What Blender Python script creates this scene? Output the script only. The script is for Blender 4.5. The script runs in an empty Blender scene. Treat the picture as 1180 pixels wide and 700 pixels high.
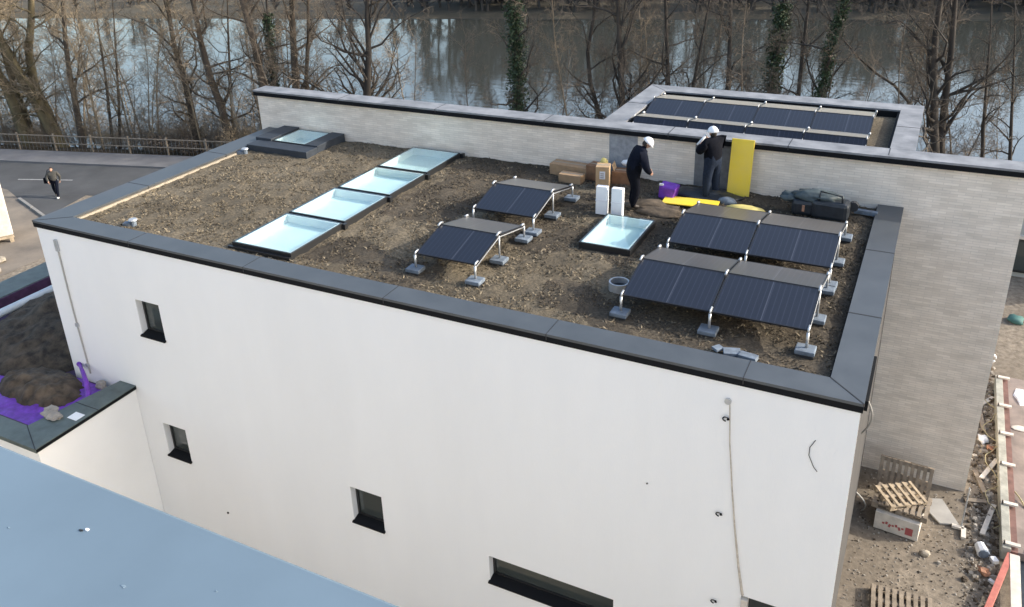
import bpy, bmesh, math, random
from mathutils import Vector, Matrix, noise
random.seed(7)
S = bpy.context.scene
COL = S.collection
PI = math.pi
R = math.radians

# ------------------------------------------------------------------ helpers
class MB:
    """collects shapes (world or local coordinates); build() links them as ONE mesh object"""
    def __init__(self): self.v = []; self.f = []; self.m = []; self.cur = 0
    def add(self, vs, fs):
        b = len(self.v); self.v += [tuple(p) for p in vs]
        for f in fs: self.f.append(tuple(i + b for i in f)); self.m.append(self.cur)
        return self
    def box(self, x0, x1, y0, y1, z0, z1):
        return self.add([(x0,y0,z0),(x1,y0,z0),(x1,y1,z0),(x0,y1,z0),(x0,y0,z1),(x1,y0,z1),(x1,y1,z1),(x0,y1,z1)],
            [(3,2,1,0),(4,5,6,7),(0,1,5,4),(1,2,6,5),(2,3,7,6),(3,0,4,7)])
    def obox(self, c, size, rot=None):
        rot = rot or Matrix.Identity(3); c = Vector(c); sx, sy, sz = (s/2 for s in size)
        vs = [c + rot @ Vector((a*sx, b*sy, d*sz)) for d in (-1,1) for a, b in ((-1,-1),(1,-1),(1,1),(-1,1))]
        return self.add(vs, [(3,2,1,0),(4,5,6,7),(0,1,5,4),(1,2,6,5),(2,3,7,6),(3,0,4,7)])
    def quad(self, *p): return self.add(p, [tuple(range(len(p)))])
    def prism(self, pts, z0, z1):
        n = len(pts)
        return self.add([(x,y,z0) for x,y in pts] + [(x,y,z1) for x,y in pts],
            [tuple(reversed(range(n))), tuple(range(n,2*n))] + [(i,(i+1)%n,(i+1)%n+n,i+n) for i in range(n)])
    def tube(self, pts, rad, n=6, cap=True):
        pts = [Vector(p) for p in pts]; k = len(pts)
        if not isinstance(rad, (list, tuple)): rad = [rad]*k
        b = len(self.v); ref = None
        for i, p in enumerate(pts):
            d = pts[min(i+1,k-1)] - pts[max(i-1,0)]
            if d.length < 1e-9: d = Vector((0,0,1))
            d.normalize()
            if ref is None:
                ref = Vector((1,0,0)) if abs(d.x) < .8 else Vector((0,1,0))
            a = d.cross(ref)
            if a.length < 1e-6: a = d.orthogonal()
            a.normalize(); c = d.cross(a); ref = c.cross(d) * -1 if False else ref
            r = rad[i]
            for j in range(n):
                t = 2*PI*j/n; q = p + a*(r*math.cos(t)) + c*(r*math.sin(t)); self.v.append((q.x,q.y,q.z))
        for i in range(k-1):
            for j in range(n):
                j2 = (j+1) % n
                self.f.append((b+i*n+j, b+i*n+j2, b+(i+1)*n+j2, b+(i+1)*n+j)); self.m.append(self.cur)
        if cap and n > 2:
            self.f.append(tuple(b+j for j in reversed(range(n)))); self.m.append(self.cur)
            self.f.append(tuple(b+(k-1)*n+j for j in range(n))); self.m.append(self.cur)
        return self
    def blob(self, c, r, sub=2, jit=.2, seed=0, fr=2.0):
        bm = bmesh.new(); bmesh.ops.create_icosphere(bm, subdivisions=sub, radius=1)
        vs = []
        for v in bm.verts:
            k = 1 + jit*noise.noise(v.co*fr + Vector((seed*3.1, seed*1.7, 0)))
            vs.append((c[0]+v.co.x*r[0]*k, c[1]+v.co.y*r[1]*k, c[2]+v.co.z*r[2]*k))
        fs = [tuple(v.index for v in f.verts) for f in bm.faces]; bm.free()
        return self.add(vs, fs)
    def build(self, name, mats, parent=None, bevel=0, smooth=False):
        me = bpy.data.meshes.new(name)
        off = Vector(parent['_o']) if parent is not None and '_o' in parent else Vector((0,0,0))
        me.from_pydata([(v[0]-off.x, v[1]-off.y, v[2]-off.z) for v in self.v], [], self.f)
        if not isinstance(mats, (list, tuple)): mats = [mats]
        for m in mats: me.materials.append(m)
        if len(mats) > 1: me.polygons.foreach_set('material_index', self.m)
        if smooth: me.polygons.foreach_set('use_smooth', [True]*len(me.polygons))
        me.update()
        o = bpy.data.objects.new(name, me); COL.objects.link(o)
        if parent is not None: o.parent = parent
        if bevel:
            b = o.modifiers.new('bevel', 'BEVEL'); b.width = bevel; b.segments = 2; b.limit_method = 'ANGLE'; b.harden_normals = False
        return o

def tag(o, label=None, cat=None, group=None, kind=None):
    if label: o['label'] = label
    if cat: o['category'] = cat
    if group: o['group'] = group
    if kind: o['kind'] = kind
    return o
def thing(name, label, cat, loc=(0,0,0), rz=0, group=None, world=True):
    """an Empty at the thing's base; world=True: its parts are written in world coordinates"""
    o = bpy.data.objects.new(name, None); COL.objects.link(o); o.empty_display_size = .2
    o.location = loc; o.rotation_euler = (0,0,rz)
    if world: o['_o'] = tuple(loc)
    return tag(o, label, cat, group)
def copy_tree(o, parent=None):
    c = o.copy(); COL.objects.link(c)
    if parent is not None: c.parent = parent
    for ch in list(o.children): copy_tree(ch, c)
    return c

# ------------------------------------------------------------------ materials
def mat(name, base, rough=.8, var=.0, scale=3.0, bump=0, bscale=None, metal=0, spec=.5, col2=None, detail=6, stretch=None, rvar=0):
    m = bpy.data.materials.new(name); m.use_nodes = True; nt = m.node_tree; N = nt.nodes; L = nt.links
    b = N['Principled BSDF']; b.inputs['Roughness'].default_value = rough; b.inputs['Metallic'].default_value = metal
    b.inputs['Specular IOR Level'].default_value = spec
    b.inputs['Base Color'].default_value = (*base, 1)
    if var or col2 or bump or rvar:
        tc = N.new('ShaderNodeTexCoord'); src = tc.outputs['Object']
        if stretch:
            mp = N.new('ShaderNodeMapping'); mp.inputs['Scale'].default_value = stretch; L.new(src, mp.inputs[0]); src = mp.outputs[0]
        nz = N.new('ShaderNodeTexNoise'); nz.inputs['Scale'].default_value = scale; nz.inputs['Detail'].default_value = detail
        nz.inputs['Roughness'].default_value = .6
        L.new(src, nz.inputs['Vector'])
        if var or col2:
            cr = N.new('ShaderNodeValToRGB'); cr.color_ramp.elements[0].position = .32; cr.color_ramp.elements[1].position = .68
            lo = col2 if col2 else tuple(c*(1-var) for c in base); hi = base if col2 else tuple(min(1,c*(1+var)) for c in base)
            cr.color_ramp.elements[0].color = (*lo,1); cr.color_ramp.elements[1].color = (*hi,1)
            L.new(nz.outputs['Fac'], cr.inputs[0]); L.new(cr.outputs[0], b.inputs['Base Color'])
        if rvar:
            mr = N.new('ShaderNodeMapRange'); mr.inputs[3].default_value = rough-rvar; mr.inputs[4].default_value = rough+rvar
            L.new(nz.outputs['Fac'], mr.inputs[0]); L.new(mr.outputs[0], b.inputs['Roughness'])
        if bump:
            n2 = N.new('ShaderNodeTexNoise'); n2.inputs['Scale'].default_value = bscale or scale*4; n2.inputs['Detail'].default_value = 4
            L.new(src, n2.inputs['Vector'])
            bp = N.new('ShaderNodeBump'); bp.inputs['Strength'].default_value = bump; bp.inputs['Distance'].default_value = .02
            L.new(n2.outputs['Fac'], bp.inputs['Height']); L.new(bp.outputs[0], b.inputs['Normal'])
    return m

M = {}
M['render'] = mat('white_render', (.805,.825,.845), .9, .02, .8, .15, 60, stretch=(1,1,.22))
M['sidewall'] = mat('dark_grey_side_wall', (.05,.05,.052), .9, .2, 2)  # side wall, much darker grey than the white front
M['facade'] = mat('white_facade', (.78,.77,.74), .9, .05, 1)
M['scuff'] = mat('pale_scuff', (.19,.26,.32), .6, .1, 60)
M['deck'] = mat('grey_brown_deck', (.25,.205,.18), .8, .3, 1.5, .1, 12)
M['render_low'] = mat('white_render_low', (.79,.80,.80), .9, .03, .5, .15, 60)
M['coping'] = mat('anthracite_sheet_metal', (.060,.069,.078), .42, .16, 1.6, .03, 3, spec=.6, rvar=.08)
M['collar'] = mat('dark_blue_grey_metal', (.03,.038,.05), .6, .2, 3, rvar=.06)
M['fascia'] = mat('black_fascia', (.008,.009,.011), .8, spec=.15)
M['seam'] = mat('dark_joint', (.02,.021,.024), .6)
M['zinc'] = mat('weathered_zinc', (.21,.215,.228), .5, .34, 2.2, .04, 4, spec=.5, rvar=.1)
M['edge'] = mat('cream_edge_strip', (.33,.29,.23), .7, .15, 6)
M['greencop'] = mat('green_grey_coping', (.085,.11,.105), .45, .25, 3, .04, 6, spec=.5)
M['bluemetal'] = mat('pale_blue_painted_metal', (.135,.19,.24), .36, .1, 1.6, .015, 5, spec=.5, rvar=.05)
M['dark'] = mat('dark_frame', (.018,.019,.021), .4)
M['alu'] = mat('aluminium', (.50,.52,.54), .35, .08, 8, metal=.6)
M['ballast'] = mat('ballast_block', (.14,.175,.22), .8, .3, 7, .2, 30)
M['rubber'] = mat('dark_rubber_mat', (.03,.032,.036), .8)
M['pvframe'] = mat('black_panel_frame', (.015,.016,.02), .35)
M['card'] = mat('cardboard', (.36,.24,.14), .85, .14, 5, .1, 20)
M['card2'] = mat('tan_cardboard', (.45,.31,.18), .85, .14, 5, .1, 20)
M['cardd'] = mat('brown_cardboard', (.22,.12,.065), .85, .2, 6, .1, 20)
M['white'] = mat('white_packaging', (.82,.84,.86), .55, .03, 4)
M['paper'] = mat('paper_label', (.75,.75,.78), .7)
M['ink'] = mat('printed_ink', (.10,.08,.10), .7)
M['redink'] = mat('red_print', (.36,.09,.09), .8)
M['purple'] = mat('purple_membrane', (.17,.045,.42), .5, .3, 6, .2, 12)
M['pipe'] = mat('pale_grey_pipe', (.50,.56,.60), .45, .06, 2)
M['plum'] = mat('dark_plum_membrane', (.05,.022,.06), .6, .3, 6)
M['yellow'] = mat('yellow_board', (.90,.65,.035), .5, .12, 2.2, .04, 10, col2=(.84,.62,.09))
M['yellow2'] = mat('pale_dusty_yellow', (.62,.52,.18), .7, .15, 4)
M['tarp'] = mat('black_tarpaulin', (.022,.027,.034), .42, .3, 5, .3, 10)
M['tarp2'] = mat('grey_green_canvas', (.06,.08,.085), .6, .3, 6, .3, 14)
M['soil'] = mat('dark_soil', (.10,.078,.055), .95, .0, 4, .6, 20, col2=(.022,.018,.014))
M['soil2'] = mat('brown_soil', (.13,.10,.07), .95, .0, 4, .6, 20, col2=(.04,.032,.024))
M['navy'] = mat('navy_workwear', (.006,.008,.016), .95, .25, 20, spec=.1)
M['black'] = mat('black_workwear', (.005,.006,.010), .95, .25, 20, spec=.1)
M['jeans'] = mat('dark_jeans', (.018,.026,.045), .9, .25, 20, spec=.1)
M['greyjacket'] = mat('grey_jacket', (.06,.06,.055), .85, .25, 20)
M['skin'] = mat('skin', (.50,.30,.22), .55)
M['hair'] = mat('dark_hair', (.02,.015,.012), .7)
M['boot'] = mat('boot_leather', (.03,.024,.02), .6)
M['helmet'] = mat('white_helmet', (.80,.82,.85), .3)
M['wood'] = mat('pallet_wood', (.37,.30,.215), .85, .25, 6, .2, 30, stretch=(1,1,1))
M['oldwood'] = mat('old_grey_wood', (.24,.20,.155), .9, .3, 6, .2, 30)
M['board'] = mat('grey_cement_board', (.34,.33,.31), .9, .12, 3)
M['concrete'] = mat('concrete_beam', (.33,.33,.29), .9, .25, 4, .2, 20)
M['rust'] = mat('rusty_brown_steel', (.16,.085,.07), .75, .3, 4, .1, 12)
M['red'] = mat('faded_red_paint', (.46,.15,.12), .7, .2, 5)
M['offwhite'] = mat('dusty_white_paint', (.60,.56,.50), .8, .15, 5)
M['cable'] = mat('grey_cable', (.35,.35,.34), .6)
M['rope'] = mat('yellow_rope', (.36,.32,.19), .8)
M['galv'] = mat('galvanised_steel', (.45,.47,.49), .4, .1, 6, metal=.5)
M['bark'] = mat('brown_bark', (.105,.082,.06), .95, .0, 3, .6, 14, col2=(.05,.04,.032), stretch=(1,1,.25))
M['barkd'] = mat('dark_bark', (.06,.05,.042), .95, .0, 3, .6, 14, col2=(.028,.025,.022), stretch=(1,1,.25))
M['barkyel'] = mat('yellow_brown_bark', (.17,.14,.075), .95, .0, 3, .6, 14, col2=(.07,.056,.036), stretch=(1,1,.25))  # yellower, lighter bark for the leaning trees at the left
M['twig'] = mat('brown_twigs', (.20,.16,.115), .95)
M['twigd'] = mat('dark_twigs', (.135,.11,.085), .95)
M['twigt'] = mat('tan_twigs', (.25,.20,.135), .95)
M['ivy'] = mat('ivy_leaves', (.035,.062,.028), .6, .45, 3)
M['far'] = mat('far_wood', (.06,.055,.05), .95, .35, .15)
M['farbank'] = mat('far_bank', (.09,.075,.05), .95, .0, .2, .3, 2, col2=(.045,.042,.03))
M['asphalt'] = mat('asphalt', (.066,.069,.073), .88, .22, .5, .2, 60)
M['pave'] = mat('grey_pavement', (.16,.16,.165), .9, .14, .8, .2, 40)
M['paint'] = mat('worn_road_paint', (.34,.34,.34), .85, .25, 9)
M['curb'] = mat('kerb_stone', (.24,.235,.225), .9, .2, 3)
M['sand'] = mat('sandy_yard', (.24,.205,.165), .95, .0, .6, .4, 20, col2=(.13,.115,.10))
M['teal'] = mat('teal_paint', (.05,.14,.13), .7)
M['orange'] = mat('orange_clay', (.36,.19,.12), .85, .3, 6)
M['cabin'] = mat('grey_cabin_wall', (.34,.36,.35), .7, .1, 2)
M['stone'] = mat('broken_stone', (.30,.275,.24), .95, .35, 3)
M['wallpanel'] = mat('grey_shaded_recess', (.30,.315,.34), .85, .22, 9, .15, 40)
M['wallpanel2'] = mat('dark_grey_shaded_recess', (.17,.175,.185), .8, .2, 7, .1, 30)
M['stain'] = mat('rust_stain', (.46,.42,.37), .9, .2, 12)

def shader_ground(name, tan, darkc, dark2, scale, big):
    """dry sedum / soil: two scales of noise"""
    m = bpy.data.materials.new(name); m.use_nodes = True; nt = m.node_tree; N = nt.nodes; L = nt.links
    b = N['Principled BSDF']; b.inputs['Roughness'].default_value = .95; b.inputs['Specular IOR Level'].default_value = .2
    tc = N.new('ShaderNodeTexCoord')
    n1 = N.new('ShaderNodeTexNoise'); n1.inputs['Scale'].default_value = scale; n1.inputs['Detail'].default_value = 8; n1.inputs['Roughness'].default_value = .72
    n2 = N.new('ShaderNodeTexNoise'); n2.inputs['Scale'].default_value = big; n2.inputs['Detail'].default_value = 4
    L.new(tc.outputs['Object'], n1.inputs['Vector']); L.new(tc.outputs['Object'], n2.inputs['Vector'])
    c1 = N.new('ShaderNodeValToRGB'); e = c1.color_ramp.elements
    e[0].position = .36; e[0].color = (*darkc,1); e[1].position = .66; e[1].color = (*tan,1)
    L.new(n1.outputs['Fac'], c1.inputs[0])
    r2 = N.new('ShaderNodeValToRGB'); e = r2.color_ramp.elements; e[0].position = .38; e[1].position = .62
    L.new(n2.outputs['Fac'], r2.inputs[0])
    mx = N.new('ShaderNodeMix'); mx.data_type = 'RGBA'; L.new(r2.outputs[0], mx.inputs['Factor'])
    c2 = N.new('ShaderNodeMix'); c2.data_type = 'RGBA'; c2.inputs['Factor'].default_value = .6
    L.new(c1.outputs[0], c2.inputs['A']); c2.inputs['B'].default_value = (*dark2,1)
    L.new(c2.outputs['Result'], mx.inputs['A']); L.new(c1.outputs[0], mx.inputs['B'])
    L.new(mx.outputs['Result'], b.inputs['Base Color'])
    bp = N.new('ShaderNodeBump'); bp.inputs['Strength'].default_value = .7; bp.inputs['Distance'].default_value = .03
    L.new(n1.outputs['Fac'], bp.inputs['Height']); L.new(bp.outputs[0], b.inputs['Normal'])
    return m
M['sedum'] = shader_ground('dry_sedum', (.245,.207,.148), (.07,.058,.042), (.062,.052,.038), 19, .5)
M['sedumdark'] = shader_ground('damp_shaded_substrate', (.15,.125,.092), (.042,.035,.027), (.030,.026,.021), 18, .6)  # damp soil tone with tree and wall shade mixed into the colour
M['dirt'] = shader_ground('rough_ground', (.31,.265,.21), (.14,.12,.095), (.135,.115,.092), 5.5, .35)
M['leaf'] = shader_ground('leaf_litter', (.15,.11,.07), (.05,.04,.028), (.045,.04,.025), 2.5, .3)
M['tuft'] = mat('dry_tufts', (.215,.18,.125), .95, .45, 1.2)
M['tuftd'] = mat('brown_tufts', (.095,.078,.057), .95, .45, 1.2)

def brick():
    m = bpy.data.materials.new('pale_long_brick'); m.use_nodes = True; nt = m.node_tree; N = nt.nodes; L = nt.links
    b = N['Principled BSDF']; b.inputs['Roughness'].default_value = .9
    tc = N.new('ShaderNodeTexCoord'); sp = N.new('ShaderNodeSeparateXYZ'); L.new(tc.outputs['Object'], sp.inputs[0])
    ad = N.new('ShaderNodeMath'); L.new(sp.outputs[0], ad.inputs[0]); L.new(sp.outputs[1], ad.inputs[1])
    cb = N.new('ShaderNodeCombineXYZ'); L.new(ad.outputs[0], cb.inputs[0]); L.new(sp.outputs[2], cb.inputs[1])
    bt = N.new('ShaderNodeTexBrick'); L.new(cb.outputs[0], bt.inputs['Vector'])
    bt.inputs['Scale'].default_value = 1; bt.inputs['Brick Width'].default_value = .31; bt.inputs['Row Height'].default_value = .062
    bt.inputs['Mortar Size'].default_value = .007; bt.inputs['Mortar Smooth'].default_value = .3; bt.inputs['Bias'].default_value = -.1
    bt.inputs['Color1'].default_value = (.87,.79,.69,1); bt.inputs['Color2'].default_value = (.75,.67,.575,1); bt.inputs['Mortar'].default_value = (.70,.63,.55,1)
    nz = N.new('ShaderNodeTexNoise'); nz.inputs['Scale'].default_value = 1.6; nz.inputs['Detail'].default_value = 7
    mp = N.new('ShaderNodeMapping'); mp.inputs['Scale'].default_value = (1,2.6,1); L.new(cb.outputs[0], mp.inputs[0]); L.new(mp.outputs[0], nz.inputs['Vector'])
    cr = N.new('ShaderNodeValToRGB'); cr.color_ramp.elements[0].position = .3; cr.color_ramp.elements[1].position = .7
    cr.color_ramp.elements[0].color = (.86,.855,.845,1); cr.color_ramp.elements[1].color = (1.08,1.075,1.07,1); L.new(nz.outputs['Fac'], cr.inputs[0])
    mx = N.new('ShaderNodeMix'); mx.data_type = 'RGBA'; mx.blend_type = 'MULTIPLY'; mx.inputs['Factor'].default_value = 1
    L.new(bt.outputs['Color'], mx.inputs['A']); L.new(cr.outputs[0], mx.inputs['B']); L.new(mx.outputs['Result'], b.inputs['Base Color'])
    bp = N.new('ShaderNodeBump'); bp.inputs['Strength'].default_value = .2; bp.inputs['Distance'].default_value = .006; bp.invert = True
    L.new(bt.outputs['Fac'], bp.inputs['Height']); L.new(bp.outputs[0], b.inputs['Normal'])
    return m
M['brick'] = brick()

def pv(name, base, line, nx, rough):
    """solar glass: fine cell lines along the slope plus one lighter divider in the middle (object X is 0..1 over the panel)"""
    m = bpy.data.materials.new(name); m.use_nodes = True; nt = m.node_tree; N = nt.nodes; L = nt.links
    b = N['Principled BSDF']; b.inputs['Roughness'].default_value = rough; b.inputs['IOR'].default_value = 1.65
    b.inputs['Sheen Weight'].default_value = .75; b.inputs['Sheen Roughness'].default_value = .2; b.inputs['Sheen Tint'].default_value = (1,.95,.89,1)   # sheen put in to imitate sky glare at grazing angles
    tc = N.new('ShaderNodeTexCoord'); sp = N.new('ShaderNodeSeparateXYZ'); L.new(tc.outputs['Object'], sp.inputs[0])
    def stripe(n, w):
        a = N.new('ShaderNodeMath'); a.operation = 'MULTIPLY'; a.inputs[1].default_value = n; L.new(sp.outputs[0], a.inputs[0])
        f = N.new('ShaderNodeMath'); f.operation = 'FRACT'; L.new(a.outputs[0], f.inputs[0])
        s = N.new('ShaderNodeMath'); s.operation = 'SUBTRACT'; s.inputs[1].default_value = .5; L.new(f.outputs[0], s.inputs[0])
        q = N.new('ShaderNodeMath'); q.operation = 'ABSOLUTE'; L.new(s.outputs[0], q.inputs[0])
        t = N.new('ShaderNodeMath'); t.operation = 'LESS_THAN'; t.inputs[1].default_value = w; L.new(q.outputs[0], t.inputs[0]); return t
    s1 = stripe(nx, .05); s2 = stripe(1/1.65, .005)
    m1 = N.new('ShaderNodeMix'); m1.data_type = 'RGBA'; m1.inputs['A'].default_value = (*base,1); m1.inputs['B'].default_value = (*line,1); L.new(s1.outputs[0], m1.inputs['Factor'])
    m2 = N.new('ShaderNodeMix'); m2.data_type = 'RGBA'; m2.inputs['B'].default_value = (.05,.055,.075,1); L.new(s2.outputs[0], m2.inputs['Factor']); L.new(m1.outputs['Result'], m2.inputs['A'])
    L.new(m2.outputs['Result'], b.inputs['Base Color'])
    return m
M['pv'] = pv('solar_glass', (.005,.006,.013), (.024,.028,.045), 10, .3)

def glass(name, tint):
    m = bpy.data.materials.new(name); m.use_nodes = True; nt = m.node_tree; N = nt.nodes; L = nt.links
    out = N['Material Output']; N.remove(N['Principled BSDF'])
    t = N.new('ShaderNodeBsdfTransparent'); t.inputs[0].default_value = (*tint,1)
    g = N.new('ShaderNodeBsdfGlossy'); g.inputs['Roughness'].default_value = .03
    f = N.new('ShaderNodeFresnel'); f.inputs['IOR'].default_value = 1.75
    ge = N.new('ShaderNodeNewGeometry'); ivt = N.new('ShaderNodeMath'); ivt.operation = 'SUBTRACT'; ivt.inputs[0].default_value = 1; L.new(ge.outputs['Backfacing'], ivt.inputs[1])
    mu = N.new('ShaderNodeMath'); mu.operation = 'MULTIPLY'; L.new(f.outputs[0], mu.inputs[0]); L.new(ivt.outputs[0], mu.inputs[1])
    mx = N.new('ShaderNodeMixShader'); L.new(mu.outputs[0], mx.inputs[0]); L.new(t.outputs[0], mx.inputs[1]); L.new(g.outputs[0], mx.inputs[2])
    L.new(mx.outputs[0], out.inputs['Surface']); return m
M['skyglass'] = glass('skylight_glass', (.88,.94,.94))
M['pane'] = mat('dark_window_glass', (.045,.055,.055), .05, spec=.9)
M['well'] = mat('white_reveal', (.88,.90,.90), .8)
M['blind'] = mat('pale_turquoise_blind', (.78,.88,.88), .8, .05, 2)

def water():
    m = bpy.data.materials.new('river_water'); m.use_nodes = True; nt = m.node_tree; N = nt.nodes; L = nt.links
    b = N['Principled BSDF']; b.inputs['Base Color'].default_value = (.05,.054,.048,1); b.inputs['Roughness'].default_value = .06
    b.inputs['IOR'].default_value = 2.8
    tc = N.new('ShaderNodeTexCoord'); nz = N.new('ShaderNodeTexNoise'); nz.inputs['Scale'].default_value = .9; nz.inputs['Detail'].default_value = 4
    mp = N.new('ShaderNodeMapping'); mp.inputs['Scale'].default_value = (.5,1.4,1); L.new(tc.outputs['Object'], mp.inputs[0]); L.new(mp.outputs[0], nz.inputs['Vector'])
    bp = N.new('ShaderNodeBump'); bp.inputs['Strength'].default_value = .12; bp.inputs['Distance'].default_value = .1
    L.new(nz.outputs['Fac'], bp.inputs['Height']); L.new(bp.outputs[0], b.inputs['Normal'])
    return m
M['water'] = water()

# ------------------------------------------------------------------ the land
U = Vector((.968,.252,0)); NN = Vector((-.252,.968,0))      # along the river / across it
WATER = -9.6
def gz(s, t=0):
    if s < 42.3: return -7.3
    if s < 45.5: return -7.3 - (s-42.3)/3.2*.95
    if s < 50: return -8.25 - (s-45.5)/4.5*2.3
    if s < 99: return -10.8
    if s < 104: return -10.8 + (s-99)/5*1.6
    return -9.2 + min(1, (s-104)/120) * 2.5 + min(18, max(0, (s-224)*.03))
def P(t, s, z=None):
    p = U*t + NN*s
    return (p.x, p.y, gz(s,t) if z is None else z)
def ground_sheet():
    far = [150,200,300,500,900,1600]
    xs = sorted([-v-20 for v in far] + [v for v in far] + [-150+3*i for i in range(95)] + [-16.72,-.31])
    ys = sorted([-1600,-600,-200,-100,-50] + [-20+2*i for i in range(125)] + [300,500,900,1600] + [.97,11.80])
    mb = MB(); n = len(xs); vs = []; fs = []; mi = []
    for y in ys:
        for x in xs:
            q = Vector((x,y,0)); vs.append((x,y,gz(q.dot(NN), q.dot(U))))
    for i in range(len(ys)-1):
        for j in range(n-1):
            cx = (xs[j]+xs[j+1])/2; cy = (ys[i]+ys[i+1])/2
            if -16.72 < cx < -.31 and .97 < cy < 11.80: continue
            sc = cx*NN.x + cy*NN.y
            fs.append((i*n+j, i*n+j+1, (i+1)*n+j+1, (i+1)*n+j)); mi.append((3 if cy < .9 or cx > 60 or cx < -75 else 0) if sc < 40 else (1 if sc < 90 else 2))
    mb.add(vs, fs); mb.m = mi; mb.cur = 0
    # sunken court in front of the white wall
    a,b,c,d,z = -16.72,-.31,.97,11.80,-10.6
    mb.quad((a,c,z),(b,c,z),(b,d,z),(a,d,z)); mb.quad((b,c,z),(b,c,-7.3),(b,d,-7.3),(b,d,z)); mb.quad((a,c,z),(a,d,z),(a,d,-7.3),(a,c,-7.3)); mb.quad((a,c,z),(a,c,-7.3),(b,c,-7.3),(b,c,z))
    return tag(mb.build('ground', [M['dirt'], M['leaf'], M['farbank'], M['pave']]), kind='structure')
ground_sheet()
w = MB(); w.quad(P(-700,46,WATER), P(700,46,WATER), P(700,103.5,WATER), P(-700,103.5,WATER))
tag(w.build('river', M['water']), kind='structure')
def strip(name, m, s0, s1, z, t0=-260, t1=260, kerb=0):
    mb = MB()
    if kerb:
        a = [P(t0,s0,-7.3), P(t1,s0,-7.3), P(t1,s1,-7.3), P(t0,s1,-7.3)]; b = [(x,y,z) for x,y,_ in a]
        mb.add(a+b, [(4,5,6,7),(0,1,5,4),(1,2,6,5),(2,3,7,6),(3,0,4,7)])
    else: mb.quad(P(t0,s0,z), P(t1,s0,z), P(t1,s1,z), P(t0,s1,z))
    return tag(mb.build(name, m), kind='structure')
strip('road', M['asphalt'], 35.2, 39.55, -7.292)
strip('pavement', M['pave'], 39.55, 41.5, -7.19, kerb=1)
mk = MB()
for t0, t1, s, wd in ((-44,-41.2,36.7,.09),(-35.5,-32.3,36.9,.1),(-52,-49,36.6,.09),(-29,-26,37,.1)):
    mk.quad(P(t0,s,-7.287), P(t1,s+.25,-7.287), P(t1,s+.25+wd,-7.287), P(t0,s+wd,-7.287))
tag(mk.build('road_marking', M['paint']), kind='structure')
# the curved sandy yard edge and its kerb stones at the left
yd = []; 
for i in range(15):
    a = i/14; x = -60 + a*27; y = 20.5 + 5.2*math.sin(min(1,a*1.45)*PI/2*1.1) - max(0, a-.62)*9.0
    yd.append((x,y))
ymb = MB(); 
for i in range(14):
    (x0,y0),(x1,y1) = yd[i], yd[i+1]
    ymb.quad((x0,14,-7.288),(x1,14,-7.288),(x1,y1,-7.288),(x0,y0,-7.288))
tag(ymb.build('sandy_yard', M['sand']), kind='structure')
kmb = MB()
for i in range(10,14):
    a = Vector((*yd[i],-7.25)); b = Vector((*yd[i+1],-7.25)); d = b-a
    kmb.obox((a+b)/2, (d.length*.96,.14,.12), Matrix.Rotation(math.atan2(d.y,d.x),3,'Z'))
tag(kmb.build('kerb', M['curb']), kind='structure')
strip('forecourt', M['asphalt'], 26.0, 35.2, -7.296, -75, -30)

# ------------------------------------------------------------------ main building (white render, green roof)
bld = thing('white_building', 'white rendered building with dark grey roof edge, brown planted roof and small black windows', 'building', (-9.6,16,-7.3))
WX0, WX1, WY0, WY1 = -18.93, -.29, 11.76, 20.2
WIN = [(-15.95,-15.19,-2.47,-1.53),(-15.95,-15.19,-5.94,-4.99),(-10.23,-9.4,-5.93,-4.99),(-6.8,-4.09,-6.25,-5.58),(-1.74,-.75,-6.4,-4.43)]
def holed(mb, x0, x1, z0, z1, y, holes, depth):
    xs = sorted({x0,x1,*[h[0] for h in holes],*[h[1] for h in holes]}); zs = sorted({z0,z1,*[h[2] for h in holes],*[h[3] for h in holes]})
    for i in range(len(xs)-1):
        for j in range(len(zs)-1):
            cx = (xs[i]+xs[i+1])/2; cz = (zs[j]+zs[j+1])/2
            if any(h[0] < cx < h[1] and h[2] < cz < h[3] for h in holes): continue
            mb.quad((xs[i],y,zs[j]),(xs[i+1],y,zs[j]),(xs[i+1],y,zs[j+1]),(xs[i],y,zs[j+1]))
    for a,b,c,d in holes:
        y2 = y+depth
        mb.quad((a,y,c),(a,y2,c),(a,y2,d),(a,y,d)); mb.quad((b,y,c),(b,y,d),(b,y2,d),(b,y2,c))
        mb.quad((a,y,d),(a,y2,d),(b,y2,d),(b,y,d)); mb.quad((a,y,c),(b,y,c),(b,y2,c),(a,y2,c))
wl = MB(); holed(wl, WX0, WX1, -10.7, -.15, WY0, WIN, .24)
wl.quad((WX0,WY1,-7.6),(WX0,WY0,-7.6),(WX0,WY0,-.15),(WX0,WY1,-.15))
wl.quad((WX0,WY1+.02,-7.6),(WX1,WY1+.02,-7.6),(WX1,WY1+.02,-.3),(WX0,WY1+.02,-.3))
wl.build('wall', M['render'], bld)
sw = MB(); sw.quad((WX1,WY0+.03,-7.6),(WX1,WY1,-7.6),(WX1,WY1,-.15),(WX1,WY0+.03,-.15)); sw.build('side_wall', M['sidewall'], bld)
sw = MB(); sw.quad((WX1+.001,WY0,-7.6),(WX1+.001,WY0+.03,-7.6),(WX1+.001,WY0+.03,-.15),(WX1+.001,WY0,-.15)); sw.build('corner_bead', M['render'], bld)
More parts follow.
